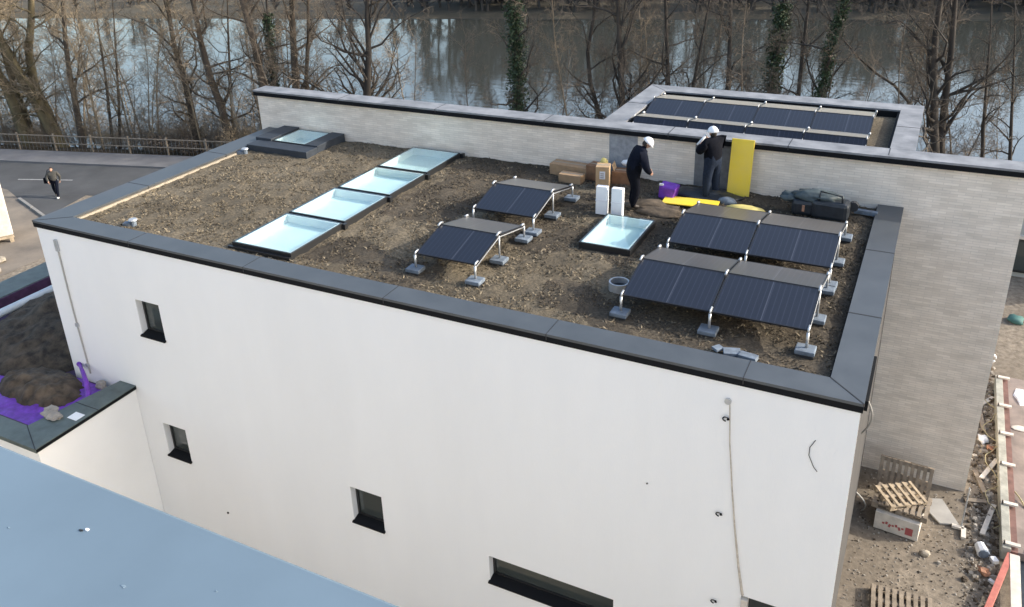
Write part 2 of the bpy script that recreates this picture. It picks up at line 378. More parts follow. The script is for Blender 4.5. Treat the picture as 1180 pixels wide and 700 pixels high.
for k,(a,b,c,d) in enumerate(WIN):
    f = MB(); y = WY0+.165; fw = .055
    f.box(a+.003,a+fw,y,y+.07,c+.003,d-.003); f.box(b-fw,b-.003,y,y+.07,c+.003,d-.003)
    f.box(a+fw,b-fw,y,y+.07,d-fw,d-.003); f.box(a+fw,b-fw,y,y+.07,c+.003,c+fw+.05)
    win = f.build('window', M['dark'], bld)
    g = MB(); g.box(a+fw-.01,b-fw+.01,y+.03,y+.045,c+fw+.04,d-fw+.01)
    o = g.build('pane', M['pane']); o.data.transform(Matrix.Translation(-Vector((-9.6,16,-7.3)))); o.parent = win
    s = MB(); z = c+.015
    s.add([(a-.02,WY0-.055,z-.05),(b+.02,WY0-.055,z-.05),(b+.02,WY0-.055,z-.012),(a-.02,WY0-.055,z-.012),(a+.004,WY0+.163,z+.05),(b-.004,WY0+.163,z+.05),(b-.004,WY0+.163,z-.03),(a+.004,WY0+.163,z-.03)],
          [(0,1,2,3),(3,2,5,4),(0,7,6,1),(4,5,6,7),(0,3,4,7),(1,6,5,2)])
    o = s.build('sill', M['fascia']); o.data.transform(Matrix.Translation(-Vector((-9.6,16,-7.3)))); o.parent = win
# roof edge coping: mitred sheet metal in four runs, its dark fascia and joints
OX0, OX1, OY0 = -18.98, -.255, 11.72
IX0, IX1, IY0 = -18.22, -.80, 12.27
cp = MB()
def slab(mb, pts, z0, z1):
    mb.prism(pts, z0, z1)
slab(cp, [(OX0,OY0),(OX1,OY0),(IX1,IY0),(IX0,IY0)], -.05, 0)
slab(cp, [(OX1,OY0),(OX1,20.17),(IX1,20.17),(IX1,IY0)], -.05, 0.001)
slab(cp, [(OX0,OY0),(IX0,IY0),(IX0,20.17),(OX0,20.17)], -.05, 0.001)
cp.build('coping', M['coping'], bld)
fa = MB()
fa.box(OX0+.004,OX1-.004,OY0+.004,OY0+.03,-.165,-.05); fa.box(OX1-.03,OX1-.004,OY0+.03,20.16,-.165,-.05); fa.box(OX0+.004,OX0+.03,OY0+.03,20.16,-.165,-.05)
fa.box(OX1-.004,OX1+.045,11.86,13.25,-.2,-.03)
fa.build('fascia', M['fascia'], bld)
us = MB(); us.box(IX1-.02,IX1+.3,IY0,20.15,-.35,-.05); us.box(IX0+.02,IX1-.03,IY0-.3,IY0+.01,-.35,-.05)
us.build('upstand', M['fascia'], bld)
es = MB(); es.box(IX0-.3,IX0+.035,IY0+.02,18.1,-.35,-.075)
es.build('edge_strip', M['edge'], bld)
def joint(fn, parent):
    q = MB(); fn(q); q.build('coping_joint', M['seam'], parent)
for x in (-15.7,-12.3,-8.8,-5.4,-2.02): joint(lambda q: q.box(x-.007,x+.007,OY0-.003,IY0+.003,-.12,.0035), bld)
for y in (14.55,17.46): joint(lambda q: q.box(IX1-.003,OX1+.003,y-.016,y+.016,-.1,.0045), bld)
for y in (14.59,17.45): joint(lambda q: q.box(OX0-.003,IX0+.003,y-.012,y+.012,-.1,.0045), bld)
d = Vector((IX1-OX1,IY0-OY0,0)); joint(lambda q: q.obox(((IX1+OX1)/2,(IY0+OY0)/2,-.02),(d.length,.02,.05),Matrix.Rotation(math.atan2(d.y,d.x),3,'Z')), bld)
d = Vector((IX0-OX0,IY0-OY0,0)); joint(lambda q: q.obox(((IX0+OX0)/2,(IY0+OY0)/2,-.02),(d.length,.014,.05),Matrix.Rotation(math.atan2(d.y,d.x),3,'Z')), bld)
# planted roof: lumpy substrate with openings under the skylights
SKY = [(-13.42,-11.76,12.60,14.44),(-13.42,-11.76,14.52,16.3),(-13.38,-11.76,16.38,18.1),(-13.38,-11.78,18.18,19.98),(-6.35,-5.19,15.52,17.27),(-17.68,-16.45,18.86,20.12)]
def roofz(x, y):
    return -.125 + .035*noise.noise(Vector((x*1.1,y*1.1,0))) + .028*noise.noise(Vector((x*4,y*4,3))) + .022*noise.noise(Vector((x*11,y*11,7)))
def darkside(x, y):   # damp soil plus painted-in shade, right of the skylights and along the brick wall
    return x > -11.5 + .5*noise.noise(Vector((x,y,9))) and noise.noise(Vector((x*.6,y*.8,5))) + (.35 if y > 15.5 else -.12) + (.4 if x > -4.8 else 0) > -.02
st = .075; nx = int((IX1+.1-(IX0-.1))/st); ny = int((20.2-IY0+.1)/st)
rm = MB(); idx = {}
for j in range(ny+1):
    for i in range(nx+1):
        x = IX0-.1 + i*st; y = IY0-.1 + j*(20.2-IY0+.1)/ny
        rm.v.append((x,y,roofz(x,y)))
for j in range(ny):
    for i in range(nx):
        x = IX0-.1 + (i+.5)*st; y = IY0-.1 + (j+.5)*st
        if any(a+.02 < x < b-.02 and c+.02 < y < dd-.02 for a,b,c,dd in SKY): continue
        k = j*(nx+1)+i
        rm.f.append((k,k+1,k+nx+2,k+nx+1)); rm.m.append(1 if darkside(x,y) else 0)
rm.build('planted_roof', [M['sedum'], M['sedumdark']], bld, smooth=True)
# dry tufts: uncountable
tf = MB()
for i in range(70000):
    x = random.uniform(IX0+.05,IX1-.05); y = random.uniform(IY0+.03,20.15)
    if any(a-.08 < x < b+.08 and c-.08 < y < dd+.08 for a,b,c,dd in SKY): continue
    if x < -15.8 and y > 18.1: continue
    if noise.noise(Vector((x*2.2,y*2.2,1))) < -.12: continue
    z = roofz(x,y)-.01; h = random.uniform(.02,.06); r = random.uniform(.006,.022); a = random.uniform(0,PI)
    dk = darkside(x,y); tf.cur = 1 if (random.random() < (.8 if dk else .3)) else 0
    lx, ly = random.gauss(0,.045), random.gauss(0,.045)
    b = len(tf.v)
    tf.v += [(x+r*math.cos(a),y+r*math.sin(a),z),(x-r*math.cos(a),y-r*math.sin(a),z),(x+lx,y+ly,z+h),(x+lx+.02,y+ly+.015,z+h*.8)]
    tf.f += [(b,b+1,b+2),(b,b+3,b+1)]; tf.m += [tf.cur]*2
o = tf.build('dry_planting', [M['tuft'], M['tuftd']]); tag(o, kind='stuff', label='dry brown tufts and gravel covering the planted flat roof', cat='ground cover')
# skylights
def skylight(r, k):
    a,b,c,d = r; z1 = .02 if k < 5 else .075; fr = .045
    f = MB()
    f.box(a,a+fr,c,d,-.25,z1); f.box(b-fr,b,c,d,-.25,z1); f.box(a+fr,b-fr,c,c+fr,-.25,z1); f.box(a+fr,b-fr,d-fr,d,-.25,z1)
    sk = f.build('skylight', M['dark'], bld, bevel=.004)
    off = Matrix.Translation(-Vector((-9.6,16,-7.3)))
    g = MB(); g.box(a+.03,b-.03,c+.03,d-.03,z1+.002,z1+.02)
    o = g.build('pane', M['skyglass']); o.data.transform(off); o.parent = sk
    e = MB(); i = fr+.001; lw = .035
    e.box(a+i,a+i+lw,c+i,d-i,z1-.04,z1-.004); e.box(b-i-lw,b-i,c+i,d-i,z1-.04,z1-.004); e.box(a+i+lw,b-i-lw,c+i,c+i+lw,z1-.04,z1-.004); e.box(a+i+lw,b-i-lw,d-i-lw,d-i,z1-.04,z1-.004)
    o = e.build('inner_frame', M['white']); o.data.transform(off); o.parent = sk
    wv = MB(); q = .003; zb = -.2
    A,B,Cc,D = a+fr+q,b-fr-q,c+fr+q,d-fr-q; zt = z1-.042
    wv.quad((A,Cc,zb),(A,D,zb),(A,D,zt),(A,Cc,zt)); wv.quad((B,Cc,zb),(B,Cc,zt),(B,D,zt),(B,D,zb))
    wv.quad((A,Cc,zb),(A,Cc,zt),(B,Cc,zt),(B,Cc,zb)); wv.quad((A,D,zb),(B,D,zb),(B,D,zt),(A,D,zt))
    o = wv.build('reveal', M['well']); o.data.transform(off); o.parent = sk
    bl = MB(); bl.quad((A,Cc,zb+.004),(B,Cc,zb+.004),(B,D,zb+.004),(A,D,zb+.004))
    o = bl.build('blind', M['blind']); o.data.transform(off); o.parent = sk
    return sk
for k, r in enumerate(SKY): skylight(r, k)
off = Matrix.Translation(-Vector((-9.6,16,-7.3)))
for a,b,c,d in SKY[:4]:
    hm = MB(); hm.box(-11.755,-11.67,d-.05,d+.06,-.2,.01); hm.build('skylight_bracket', M['dark'], bld)
hm = MB(); hm.box(-13.5,-11.76,12.53,12.595,-.2,-.06); hm.build('skylight_apron', M['dark'], bld)
# raised metal collar round the back-left skylight
cl = MB(); cl.box(-18.2,-15.95,18.3,18.82,-.2,.06); cl.box(-18.3,-17.70,18.82,20.15,-.2,.13); cl.box(-16.43,-15.95,18.82,20.15,-.2,.10)
cl.build('skylight_collar', M['collar'], bld, bevel=.01)
# bits on the wall: anchors, stain line, conduit, dangling cables
for x, z in ((-2.24,-.85),(-2.23,-2.79),(-2.2,-4.75)):
    a = MB(); n = 12; pts = [(x+.05*math.cos(2*PI*i/n), WY0-.03-.015*math.sin(2*PI*i/n), z+.05*math.sin(2*PI*i/n)) for i in range(n)]
    a.tube(pts[:n-2], .011, 5); a.tube([(x+.03,WY0,z),(x+.03,WY0-.03,z)], .018, 8); a.build('anchor_ring', M['fascia'], bld)
a = MB(); a.tube([(-2.23,WY0+.01,-.51),(-2.23,WY0-.04,-.51)], .055, 14); a.build('pipe_stub', M['galv'], bld)
a = MB(); a.tube([(-2.2,WY0-.012,-.55),(-2.15,WY0-.012,-1.3),(-2.05,WY0-.012,-2.2),(-1.95,WY0-.012,-3.0),(-1.83,WY0-.012,-3.8),(-1.72,WY0-.012,-4.4)], [.009,.010,.012,.015,.02,.024], 6)
a.build('hanging_cord', M['stain'], bld)
a = MB(); a.tube([(-18.3,WY0-.02,-.4),(-18.32,WY0-.02,-2.3),(-18.28,WY0-.02,-4.15)], .022, 6)
a.build('conduit', M['cable'], bld)
for z in (-.55,-2.73,-3.9):
    a = MB(); a.obox((-18.3,WY0-.03,z),(.09,.05,.09 if z < -1 else .3)); a.build('bracket', M['galv'], bld)
a = MB(); a.tube([(-3.51,WY0,-2.59),(-3.51,WY0-.02,-2.59)], .014, 8); a.tube([(-14.25,WY0,-7.2),(-14.25,WY0-.02,-7.2)], .03, 8); a.build('fixing', M['dark'], bld)
a = MB(); a.tube([(-.86,WY0-.01,-.85),(-.93,WY0-.014,-1.0),(-.93,WY0-.014,-1.15),(-.84,WY0-.012,-1.35),(-.78,WY0-.012,-1.42)], .006, 5); a.build('loose_wire', M['dark'], bld)
for y0, y1, z, r in ((13.0,14.6,-1.2,.16),(17.0,19.4,-6.3,.30)):
    a = MB(); pts = [(WX1+.01+r*math.sin(PI*i/10)*.8, y0+(y1-y0)*.35*i/10+.8, z-1.1*i/10*(1.2 if y0>15 else 1)) for i in range(11)]
    a.tube(pts, .018, 6); a.build('cable_loop', M['cable'], bld)
# what shows at the lower-right opening: a pale jamb board and a clay block
a = MB(); a.box(-1.73,-1.62,WY0-.06,WY0+.1,-6.3,-4.47); a.build('jamb_board', M['offwhite'], bld)

# ------------------------------------------------------------------ brick building behind, with its higher roof
bk = thing('brick_building', 'pale long-brick building with zinc capped parapet wall and solar roof annex behind the white building', 'building', (-8,22,-7.3))
offb = Matrix.Translation(-Vector((-8,22,-7.3)))
BX0, BX1, BY = -19.3, 2.11, 20.2
b = MB()
b.quad((BX0,BY,-7.5),(BX1,BY,-7.5),(BX1,BY,1.06),(BX0,BY,1.06)); b.quad((BX1,BY,-7.5),(BX1,BY+.5,-7.5),(BX1,BY+.5,1.06),(BX1,BY,1.06))
b.quad((BX0,BY,-7.5),(BX0,BY,1.06),(BX0,BY+.5,1.06),(BX0,BY+.5,-7.5)); b.quad((BX0,BY+.5,-7.5),(BX0,BY+.5,1.06),(BX1,BY+.5,1.06),(BX1,BY+.5,-7.5))
b.quad((-7.55,20.72,-7.5),(-7.55,20.72,1.06),(-7.55,24.8,1.06),(-7.55,24.8,-7.5)); b.quad((-.32,20.72,-7.5),(-.32,24.8,-7.5),(-.32,24.8,1.06),(-.32,20.72,1.06)); b.quad((-7.55,24.8,-7.5),(-7.55,24.8,1.06),(-.32,24.8,1.06),(-.32,24.8,-7.5))
b.build('wall', M['brick'], bk)
c = MB()
c.box(BX0-.06,BX1-.1,BY-.12,BY+.5,1.15,1.2); 
c.box(-7.74,-7.14,BY+.503,24.85,1.15,1.201); c.box(-.74,-.2,BY+.503,24.85,1.15,1.201); c.box(-7.137,-.743,24.2,24.85,1.15,1.2)
c.build('coping', M['zinc'], bk)
c = MB(); c.box(BX0-.055,BX1-.1,BY-.115,BY-.09,1.03,1.15); c.box(-7.135,-.745,24.15,24.197,.75,1.16); c.box(-.80,-.742,BY+.51,24.15,.75,1.155); c.box(-7.138,-7.09,BY+.51,24.15,.75,1.155)
c.build('fascia', M['fascia'], bk)
for x in (-16,-12.6,-9.2,-5.8,-2.9): joint(lambda q: q.box(x-.01,x+.01,BY-.123,BY+.499,1.1,1.2035), bk)
joint(lambda q: q.box(-7.743,-7.137,22.6,22.63,1.1,1.2045), bk); joint(lambda q: q.box(-.743,-.197,22.6,22.63,1.1,1.2045), bk)
joint(lambda q: q.obox((-.73,BY+.25,1.19),(.02,.55,.027)), bk); joint(lambda q: q.obox((-7.43,24.5,1.19),(.8,.012,.03),Matrix.Rotation(R(135),3,'Z')), bk)
c = MB(); c.quad((-7.2,20.7,1.0),(-.7,20.7,1.0),(-.7,24.3,1.0),(-7.2,24.3,1.0)); c.build('roof', M['sedum'], bk)
c = MB(); c.box(-7.39,-6.62,BY-.012,BY+.01,-.2,1.028); c.build('shaded_recess', M['wallpanel'], bk)  # wall recess, its shade drawn as a flat grey sheet
c = MB(); c.box(-5.12,-4.22,BY-.014,BY+.01,-.2,1.028); c.build('shaded_recess', M['wallpanel2'], bk)  # second recess, shade put into the darker grey

# ------------------------------------------------------------------ solar arrays
def slope_panel(root, x0, x1, p0, p1, name='solar_panel'):
    """one panel between lower edge p0=(y,z) and upper edge p1; its own local frame has X across, Y up the slope"""
    d = Vector((0, p1[0]-p0[0], p1[1]-p0[1])); Ls = d.length; ang = math.atan2(d.z, d.y); wdt = x1-x0
    fr = MB(); t = .035; e = .018
    fr.box(0,e,0,Ls,-t,0); fr.box(wdt-e,wdt,0,Ls,-t,0); fr.box(e,wdt-e,0,e,-t,0); fr.box(e,wdt-e,Ls-e,Ls,-t,0)
    f = fr.build('frame', M['pvframe'])
    g = MB(); g.box(e,wdt-e,e,Ls-e,-t+.006,-.003)
    p = g.build(name, M['pv']); p.parent = root
    o = Vector(root['_o']) if '_o' in root else Vector()
    p.location = Vector((x0, p0[0], p0[1])) - o
    p.rotation_euler = (ang,0,0)
    f.parent = p
    return p
def array(name, label, xs, low, ridge, rear, rz, group, posts=True, ztop=None):
    cx = (xs[0]+xs[-1])/2
    root = thing(name, label, 'solar panels', (cx, ridge[0], rz), 0, group)
    for i in range(len(xs)-1):
        gp = .012 if posts else .004
        slope_panel(root, xs[i]+gp, xs[i+1]-gp, low, ridge)
        # rear slope: run from the rear (lower) edge up to the ridge, turned round so the glass faces up
        d = Vector((0, ridge[0]+.03-rear[0], ridge[1]-rear[1]))
        wdt = xs[i+1]-xs[i]-2*gp; Ls = d.length; ang = math.atan2(d.z, -d.y)
        fr = MB(); t = .035; e = .018
        fr.box(0,e,0,Ls,-t,0); fr.box(wdt-e,wdt,0,Ls,-t,0); fr.box(e,wdt-e,0,e,-t,0); fr.box(e,wdt-e,Ls-e,Ls,-t,0)
        f = fr.build('frame', M['pvframe']); g = MB(); g.box(e,wdt-e,e,Ls-e,-t+.006,-.003)
        p = g.build('solar_panel', M['pv']); p.parent = root
        p.location = Vector((xs[i+1]-gp, rear[0], rear[1])) - Vector(root['_o'])
        p.rotation_euler = (ang,0,PI); f.parent = p
    for k, x in enumerate(xs):
        xo = x + (.02 if k == 0 else (-.02 if k == len(xs)-1 else 0))
        cs = .85 if posts else .5
        r = MB()
        r.tube([(xo,low[0]-.05,low[1]-.02),(xo,low[0]-.02,low[1]+.035),(xo,low[0]+.08,low[1]+.045)], .022*cs, 8); r.build('clamp', M['alu'], root, smooth=True); r = MB()
        r.tube([(xo,ridge[0]-.1,ridge[1]+.01),(xo,ridge[0],ridge[1]+.045),(xo,ridge[0]+.09,ridge[1]+.02)], .026*cs, 8); r.build('clamp', M['alu'], root, smooth=True); r = MB()
        r.tube([(xo,rear[0]-.08,rear[1]+.03),(xo,rear[0]+.03,rear[1]+.02),(xo,rear[0]+.05,rear[1]-.03)], .026, 8)
        r.build('clamp', M['alu'], root, smooth=True)
        r = MB(); r.tube([(xo,low[0]-.03,low[1]-.055),(xo,ridge[0],ridge[1]-.06),(xo,rear[0]+.03,rear[1]-.055)], .013, 6); r.build('rail', M['galv'], root)
        if posts:
            for (y,z,wd) in ((low[0]-.05,low[1]-.02,.028),(ridge[0]+.0,ridge[1]-.03,.024),(rear[0]+.05,rear[1]-.02,.026)):
                q = MB(); q.tube([(xo,y,rz+.1),(xo,y,z)], wd*.85, 8); q.build('post', M['alu'], root, smooth=True)
                bb = MB(); bb.box(xo-.17,xo+.15,y-.15,y+.13,rz+.03,rz+.11); bl = bb.build('ballast_block', M['ballast'], root, bevel=.015)
                m2 = MB(); m2.box(xo-.15,xo+.13,y-.13,y+.11,rz-.02,rz+.029)
                mo = m2.build('pad', M['rubber']); mo.data.transform(Matrix.Translation(-Vector(root['_o']))); mo.parent = bl
    return root
G = 'tent shaped solar arrays on the planted roof'
array('solar_array', 'single width tented solar array nearest the long skylight row and the front edge', [-8.98,-7.55], (13.2,.28), (14.2,.52), (15.33,.28), -.12, G)
array('solar_array', 'single width tented solar array further back, nearest the long cardboard box', [-9.08,-7.52], (15.85,.28), (16.88,.53), (18.0,.29), -.12, G)
array('solar_array', 'double width solar array nearest the front right roof corner, its far slope pale', [-4.53,-2.9,-1.26], (13.1,.29), (14.2,.53), (15.36,.29), -.12, G)
array('solar_array', 'double width solar array further back, in front of the yellow boards and black bag', [-4.45,-2.85,-1.25], (15.68,.29), (16.75,.53), (18.02,.29), -.12, G)
array('roof_solar_array', 'long four panel solar array on the annex roof, far row', [-7.05,-5.6,-4.15,-2.7,-1.28], (21.95,1.08), (22.85,1.33), (23.8,1.2), .82, 'solar arrays on the annex roof', posts=False)
array('roof_solar_array', 'long four panel solar array on the annex roof, near row half hidden by the coping', [-7.0,-5.55,-4.1,-2.7,-1.25], (20.82,1.12), (21.02,1.29), (21.75,1.18), .82, 'solar arrays on the annex roof', posts=False)

# ------------------------------------------------------------------ things lying about the roof
RZ = -.12
t = thing('roof_drain', 'round black drain pot left of the front double solar array', 'drain', (-4.9,14.05,RZ))
q = MB(); n = 18
for i in range(n):
    a0, a1 = 2*PI*i/n, 2*PI*(i+1)/n
    for r0, r1, z0, z1 in ((.17,.2,.16,.16),(.2,.2,-.02,.16)):
        if r0 == r1: q.quad((-4.9+r0*math.cos(a0),14.05+r0*math.sin(a0),RZ+z0),(-4.9+r0*math.cos(a1),14.05+r0*math.sin(a1),RZ+z0),(-4.9+r0*math.cos(a1),14.05+r0*math.sin(a1),RZ+z1),(-4.9+r0*math.cos(a0),14.05+r0*math.sin(a0),RZ+z1))
        else: q.quad((-4.9+r0*math.cos(a0),14.05+r0*math.sin(a0),RZ+z0),(-4.9+r1*math.cos(a0),14.05+r1*math.sin(a0),RZ+z0),(-4.9+r1*math.cos(a1),14.05+r1*math.sin(a1),RZ+z0),(-4.9+r0*math.cos(a1),14.05+r0*math.sin(a1),RZ+z0))
    q.quad((-4.9+.17*math.cos(a0),14.05+.17*math.sin(a0),RZ-.02),(-4.9+.17*math.cos(a0),14.05+.17*math.sin(a0),RZ+.16),(-4.9+.17*math.cos(a1),14.05+.17*math.sin(a1),RZ+.16),(-4.9+.17*math.cos(a1),14.05+.17*math.sin(a1),RZ-.02))
q.build('pot', M['galv'], t, smooth=False)
q = MB(); q.prism([(-4.9+.168*math.cos(2*PI*i/n),14.05+.168*math.sin(2*PI*i/n)) for i in range(n)], RZ, RZ+.04); q.build('grate', M['rubber'], t)
def vent(loc, label):
    t = thing('roof_vent', label, 'vent', loc)
    x,y,z = loc
    q = MB(); q.tube([(x,y,z-.02),(x,y,z+.14)], .07, 12); q.build('pipe', M['ballast'], t)
    q = MB(); q.tube([(x+.0,y,z+.142),(x,y,z+.17)], [.11,.09], 12); q.build('cap', M['galv'], t)
    q = MB(); q.obox((x-.14,y-.05,z+.03),(.18,.16,.1),Matrix.Rotation(.4,3,'Z')); q.build('block', M['ballast'], t)
vent((-16.6,12.66,RZ), 'small grey roof vent near the front left roof corner')
vent((-18.0,18.0,RZ), 'small pale vent beside the dark skylight collar at the left roof edge')
q = MB(); q.obox((-2.38,12.52,RZ+.05),(.28,.2,.06),Matrix.Rotation(.3,3,'Z')); q.obox((-2.1,12.46,RZ+.06),(.3,.16,.08),Matrix.Rotation(-.15,3,'Z')); q.obox((-2.62,12.55,RZ+.05),(.16,.14,.05),Matrix.Rotation(.9,3,'Z'))
tag(q.build('slate_offcuts', M['ballast'], bevel=.008), 'grey blue slab offcuts lying by the front roof edge', 'offcuts')
def box_carton(name, label, c, size, rz, m, group=None, open_=False, tape=True, lab=False):
    t = thing(name, label, 'box', c, rz, group, world=False); sx,sy,sz = size
    b = MB(); b.box(-sx/2,sx/2,-sy/2,sy/2,0,sz); b.build('body', m, t, bevel=.008)
    if tape:
        b = MB(); b.box(-sx/2+.003,sx/2-.003,-.025,.025,sz-.002,sz+.004); b.build('tape', M['edge'], t)
    if lab:
        b = MB(); b.box(-.07,.07,-sy/2-.006,-sy/2-.0015,sz*.45,sz*.8); b.build('paper_label', M['paper'], t)
        b = MB()
        for i in range(3): b.box(-.05,.04,-sy/2-.009,-sy/2-.0065,sz*(.5+.09*i),sz*(.53+.09*i))
        b.build('print', M['ink'], t)
    if open_:
        b = MB(); b.obox((sx/2+.09,0,sz-.05),(.2,sy*.95,.008),Matrix.Rotation(R(35),3,'Y')); b.obox((-sx/2+.03,.02,sz+.08),(.008,sy*.9,.18),Matrix.Rotation(R(-18),3,'Y')); b.build('flap', M['card2'], t)
    return t
box_carton('cardboard_box', 'longest cardboard box lying flat against the brick parapet', (-8.3,19.82,RZ), (1.1,.42,.3), R(-3), M['card'])
box_carton('cardboard_box', 'small low cardboard box lying in front of the longest box', (-8.08,19.3,RZ), (.62,.3,.22), R(-3), M['card'])
box_carton('cardboard_box', 'upright tan cardboard box with a white paper label', (-7.2,19.25,RZ), (.34,.34,.58), R(14), M['card2'], lab=True, open_=False)
box_carton('cardboard_box', 'open brown cardboard box beside the bending worker', (-6.85,19.72,RZ), (.5,.38,.34), R(8), M['cardd'], open_=True)
box_carton('cardboard_box', 'half hidden cardboard box behind the upright labelled box', (-7.55,19.75,RZ), (.45,.4,.4), R(-8), M['cardd'])
q = MB(); q.blob((-7.32,19.62,RZ+.52), (.1,.1,.13), 2, .4, 4); q.blob((-7.34,19.62,RZ+.25), (.08,.08,.3), 2, .3, 5)
tag(q.build('paper_roll', M['yellow2'], smooth=True), 'crumpled pale paper roll standing behind the labelled box', 'paper')
q = MB(); q.blob((-6.82,19.95,RZ+.46), (.16,.1,.09), 2, .5, 8)
tag(q.build('plastic_bag', M['white'], smooth=True), 'crumpled white plastic on top of the open brown box', 'bag')
for x, lb in ((-6.58,'white upright package, left of a pair behind the single skylight'),(-6.2,'white upright package, right of a pair behind the single skylight')):
    t = thing('white_package', lb, 'package', (x,17.55,RZ), R(4), 'white packages standing on the roof', world=False)
    b = MB(); b.obox((0,0,.34),(.27,.16,.68),Matrix.Rotation(R(-4),3,'X')); b.build('body', M['white'], t, bevel=.012)
    b = MB(); b.obox((0,-.003,.34),(.275,.167,.03),Matrix.Rotation(R(-4),3,'X')); b.build('strap', M['paper'], t)
q = MB()
q.add([(-5.68,18.98,RZ),(-5.3,18.92,RZ),(-5.27,19.28,RZ),(-5.66,19.32,RZ),(-5.66,19.0,RZ+.33),(-5.22,18.95,RZ+.3),(-5.2,19.3,RZ+.32),(-5.66,19.34,RZ+.36)],[(3,2,1,0),(4,5,6,7),(0,1,5,4),(1,2,6,5),(2,3,7,6),(3,0,4,7)])
pt = thing('purple_sack', 'purple sack between the two workers', 'sack', (-5.45,19.1,RZ))
q.build('body', M['purple'], pt, bevel=.04)
q = MB(); q.obox((-5.6,19.0,RZ+.36),(.1,.06,.05)); q.build('tie', M['white'], pt, bevel=.01)
t = thing('yellow_board', 'tall yellow board leaning upright against the brick parapet', 'board', (-3.83,19.75,RZ), 0, 'yellow boards')
rot = Matrix.Rotation(R(-9),3,'X'); 
q = MB(); q.obox((-3.93,19.93,.57),(.54,.03,1.4),rot); q.build('panel', M['yellow'], t, bevel=.008)
t = thing('yellow_board', 'yellow board lying flat at the feet of the standing worker', 'board', (-4.9,18.9,RZ), 0, 'yellow boards')
q = MB(); q.obox((-4.83,18.86,RZ+.06),(1.3,.5,.03),Matrix.Rotation(R(4),3,'Z')); q.build('panel', M['yellow'], t, bevel=.008)
q = MB(); q.blob((-3.55,18.95,RZ+.02),(.5,.22,.09),2,.3,3); tag(q.build('yellow_sheet', M['yellow2'], smooth=True),'dusty yellow sheet crumpled below the leaning yellow board','sheet')
q = MB(); q.blob((-4.05,19.25,RZ+.05),(.22,.14,.12),2,.3,13); tag(q.build('grey_sack', M['ballast'], smooth=True),'small grey sack left of the leaning yellow board','sack')
q = MB(); q.blob((-4.6,19.55,RZ+.02),(.75,.38,.14),3,.5,21); tag(q.build('black_sheeting', M['tarp'], smooth=True),'black sheeting spread around the standing worker','sheeting')
q = MB(); q.blob((-5.7,18.35,RZ),(.75,.3,.14),3,.45,23); q.blob((-5.35,18.1,RZ-.02),(.55,.28,.13),3,.45,26); tag(q.build('soil_heap', M['soil2'], smooth=True),'low brown soil heap right of the bending worker','soil')
# black tool bag with frame and wheel
t = thing('tool_bag', 'large black bag with grey flap lying before the brick parapet by the right roof edge', 'bag', (-2.0,19.3,RZ))
q = MB(); q.obox((-1.72,19.24,RZ+.22),(.8,.45,.44),Matrix.Rotation(-.06,3,'Z')); q.obox((-2.32,19.26,RZ+.2),(.5,.42,.38),Matrix.Rotation(.12,3,'Z')); q.build('body', M['tarp'], t, bevel=.09)
q = MB(); q.blob((-2.05,19.32,RZ+.46),(.52,.24,.13),3,.45,37); q.blob((-2.55,19.34,RZ+.36),(.28,.2,.1),3,.6,39); q.build('flap', M['tarp2'], t, smooth=True)
q = MB(); q.tube([(-1.98,19.1,RZ+.42),(-1.96,19.12,RZ+.64),(-1.5,19.12,RZ+.58),(-1.47,19.1,RZ+.4)], .028, 8); q.build('handle', M['tarp'], t, smooth=True)
q = MB(); q.tube([(-1.26,19.3,RZ+.3),(-1.26,19.42,RZ+.3)], .11, 14); q.build('wheel', M['rubber'], t)
q = MB(); q.obox((-2.28,18.95,RZ+.25),(.05,.03,.14)); q.build('tag', M['orange'], t)
q = MB(); q.obox((-1.0,19.6,RZ+.1),(.5,.12,.1),Matrix.Rotation(-.1,3,'Z')); tag(q.build('grey_batten', M['ballast'], bevel=.01),'grey batten lying along the parapet beside the black bag','batten')

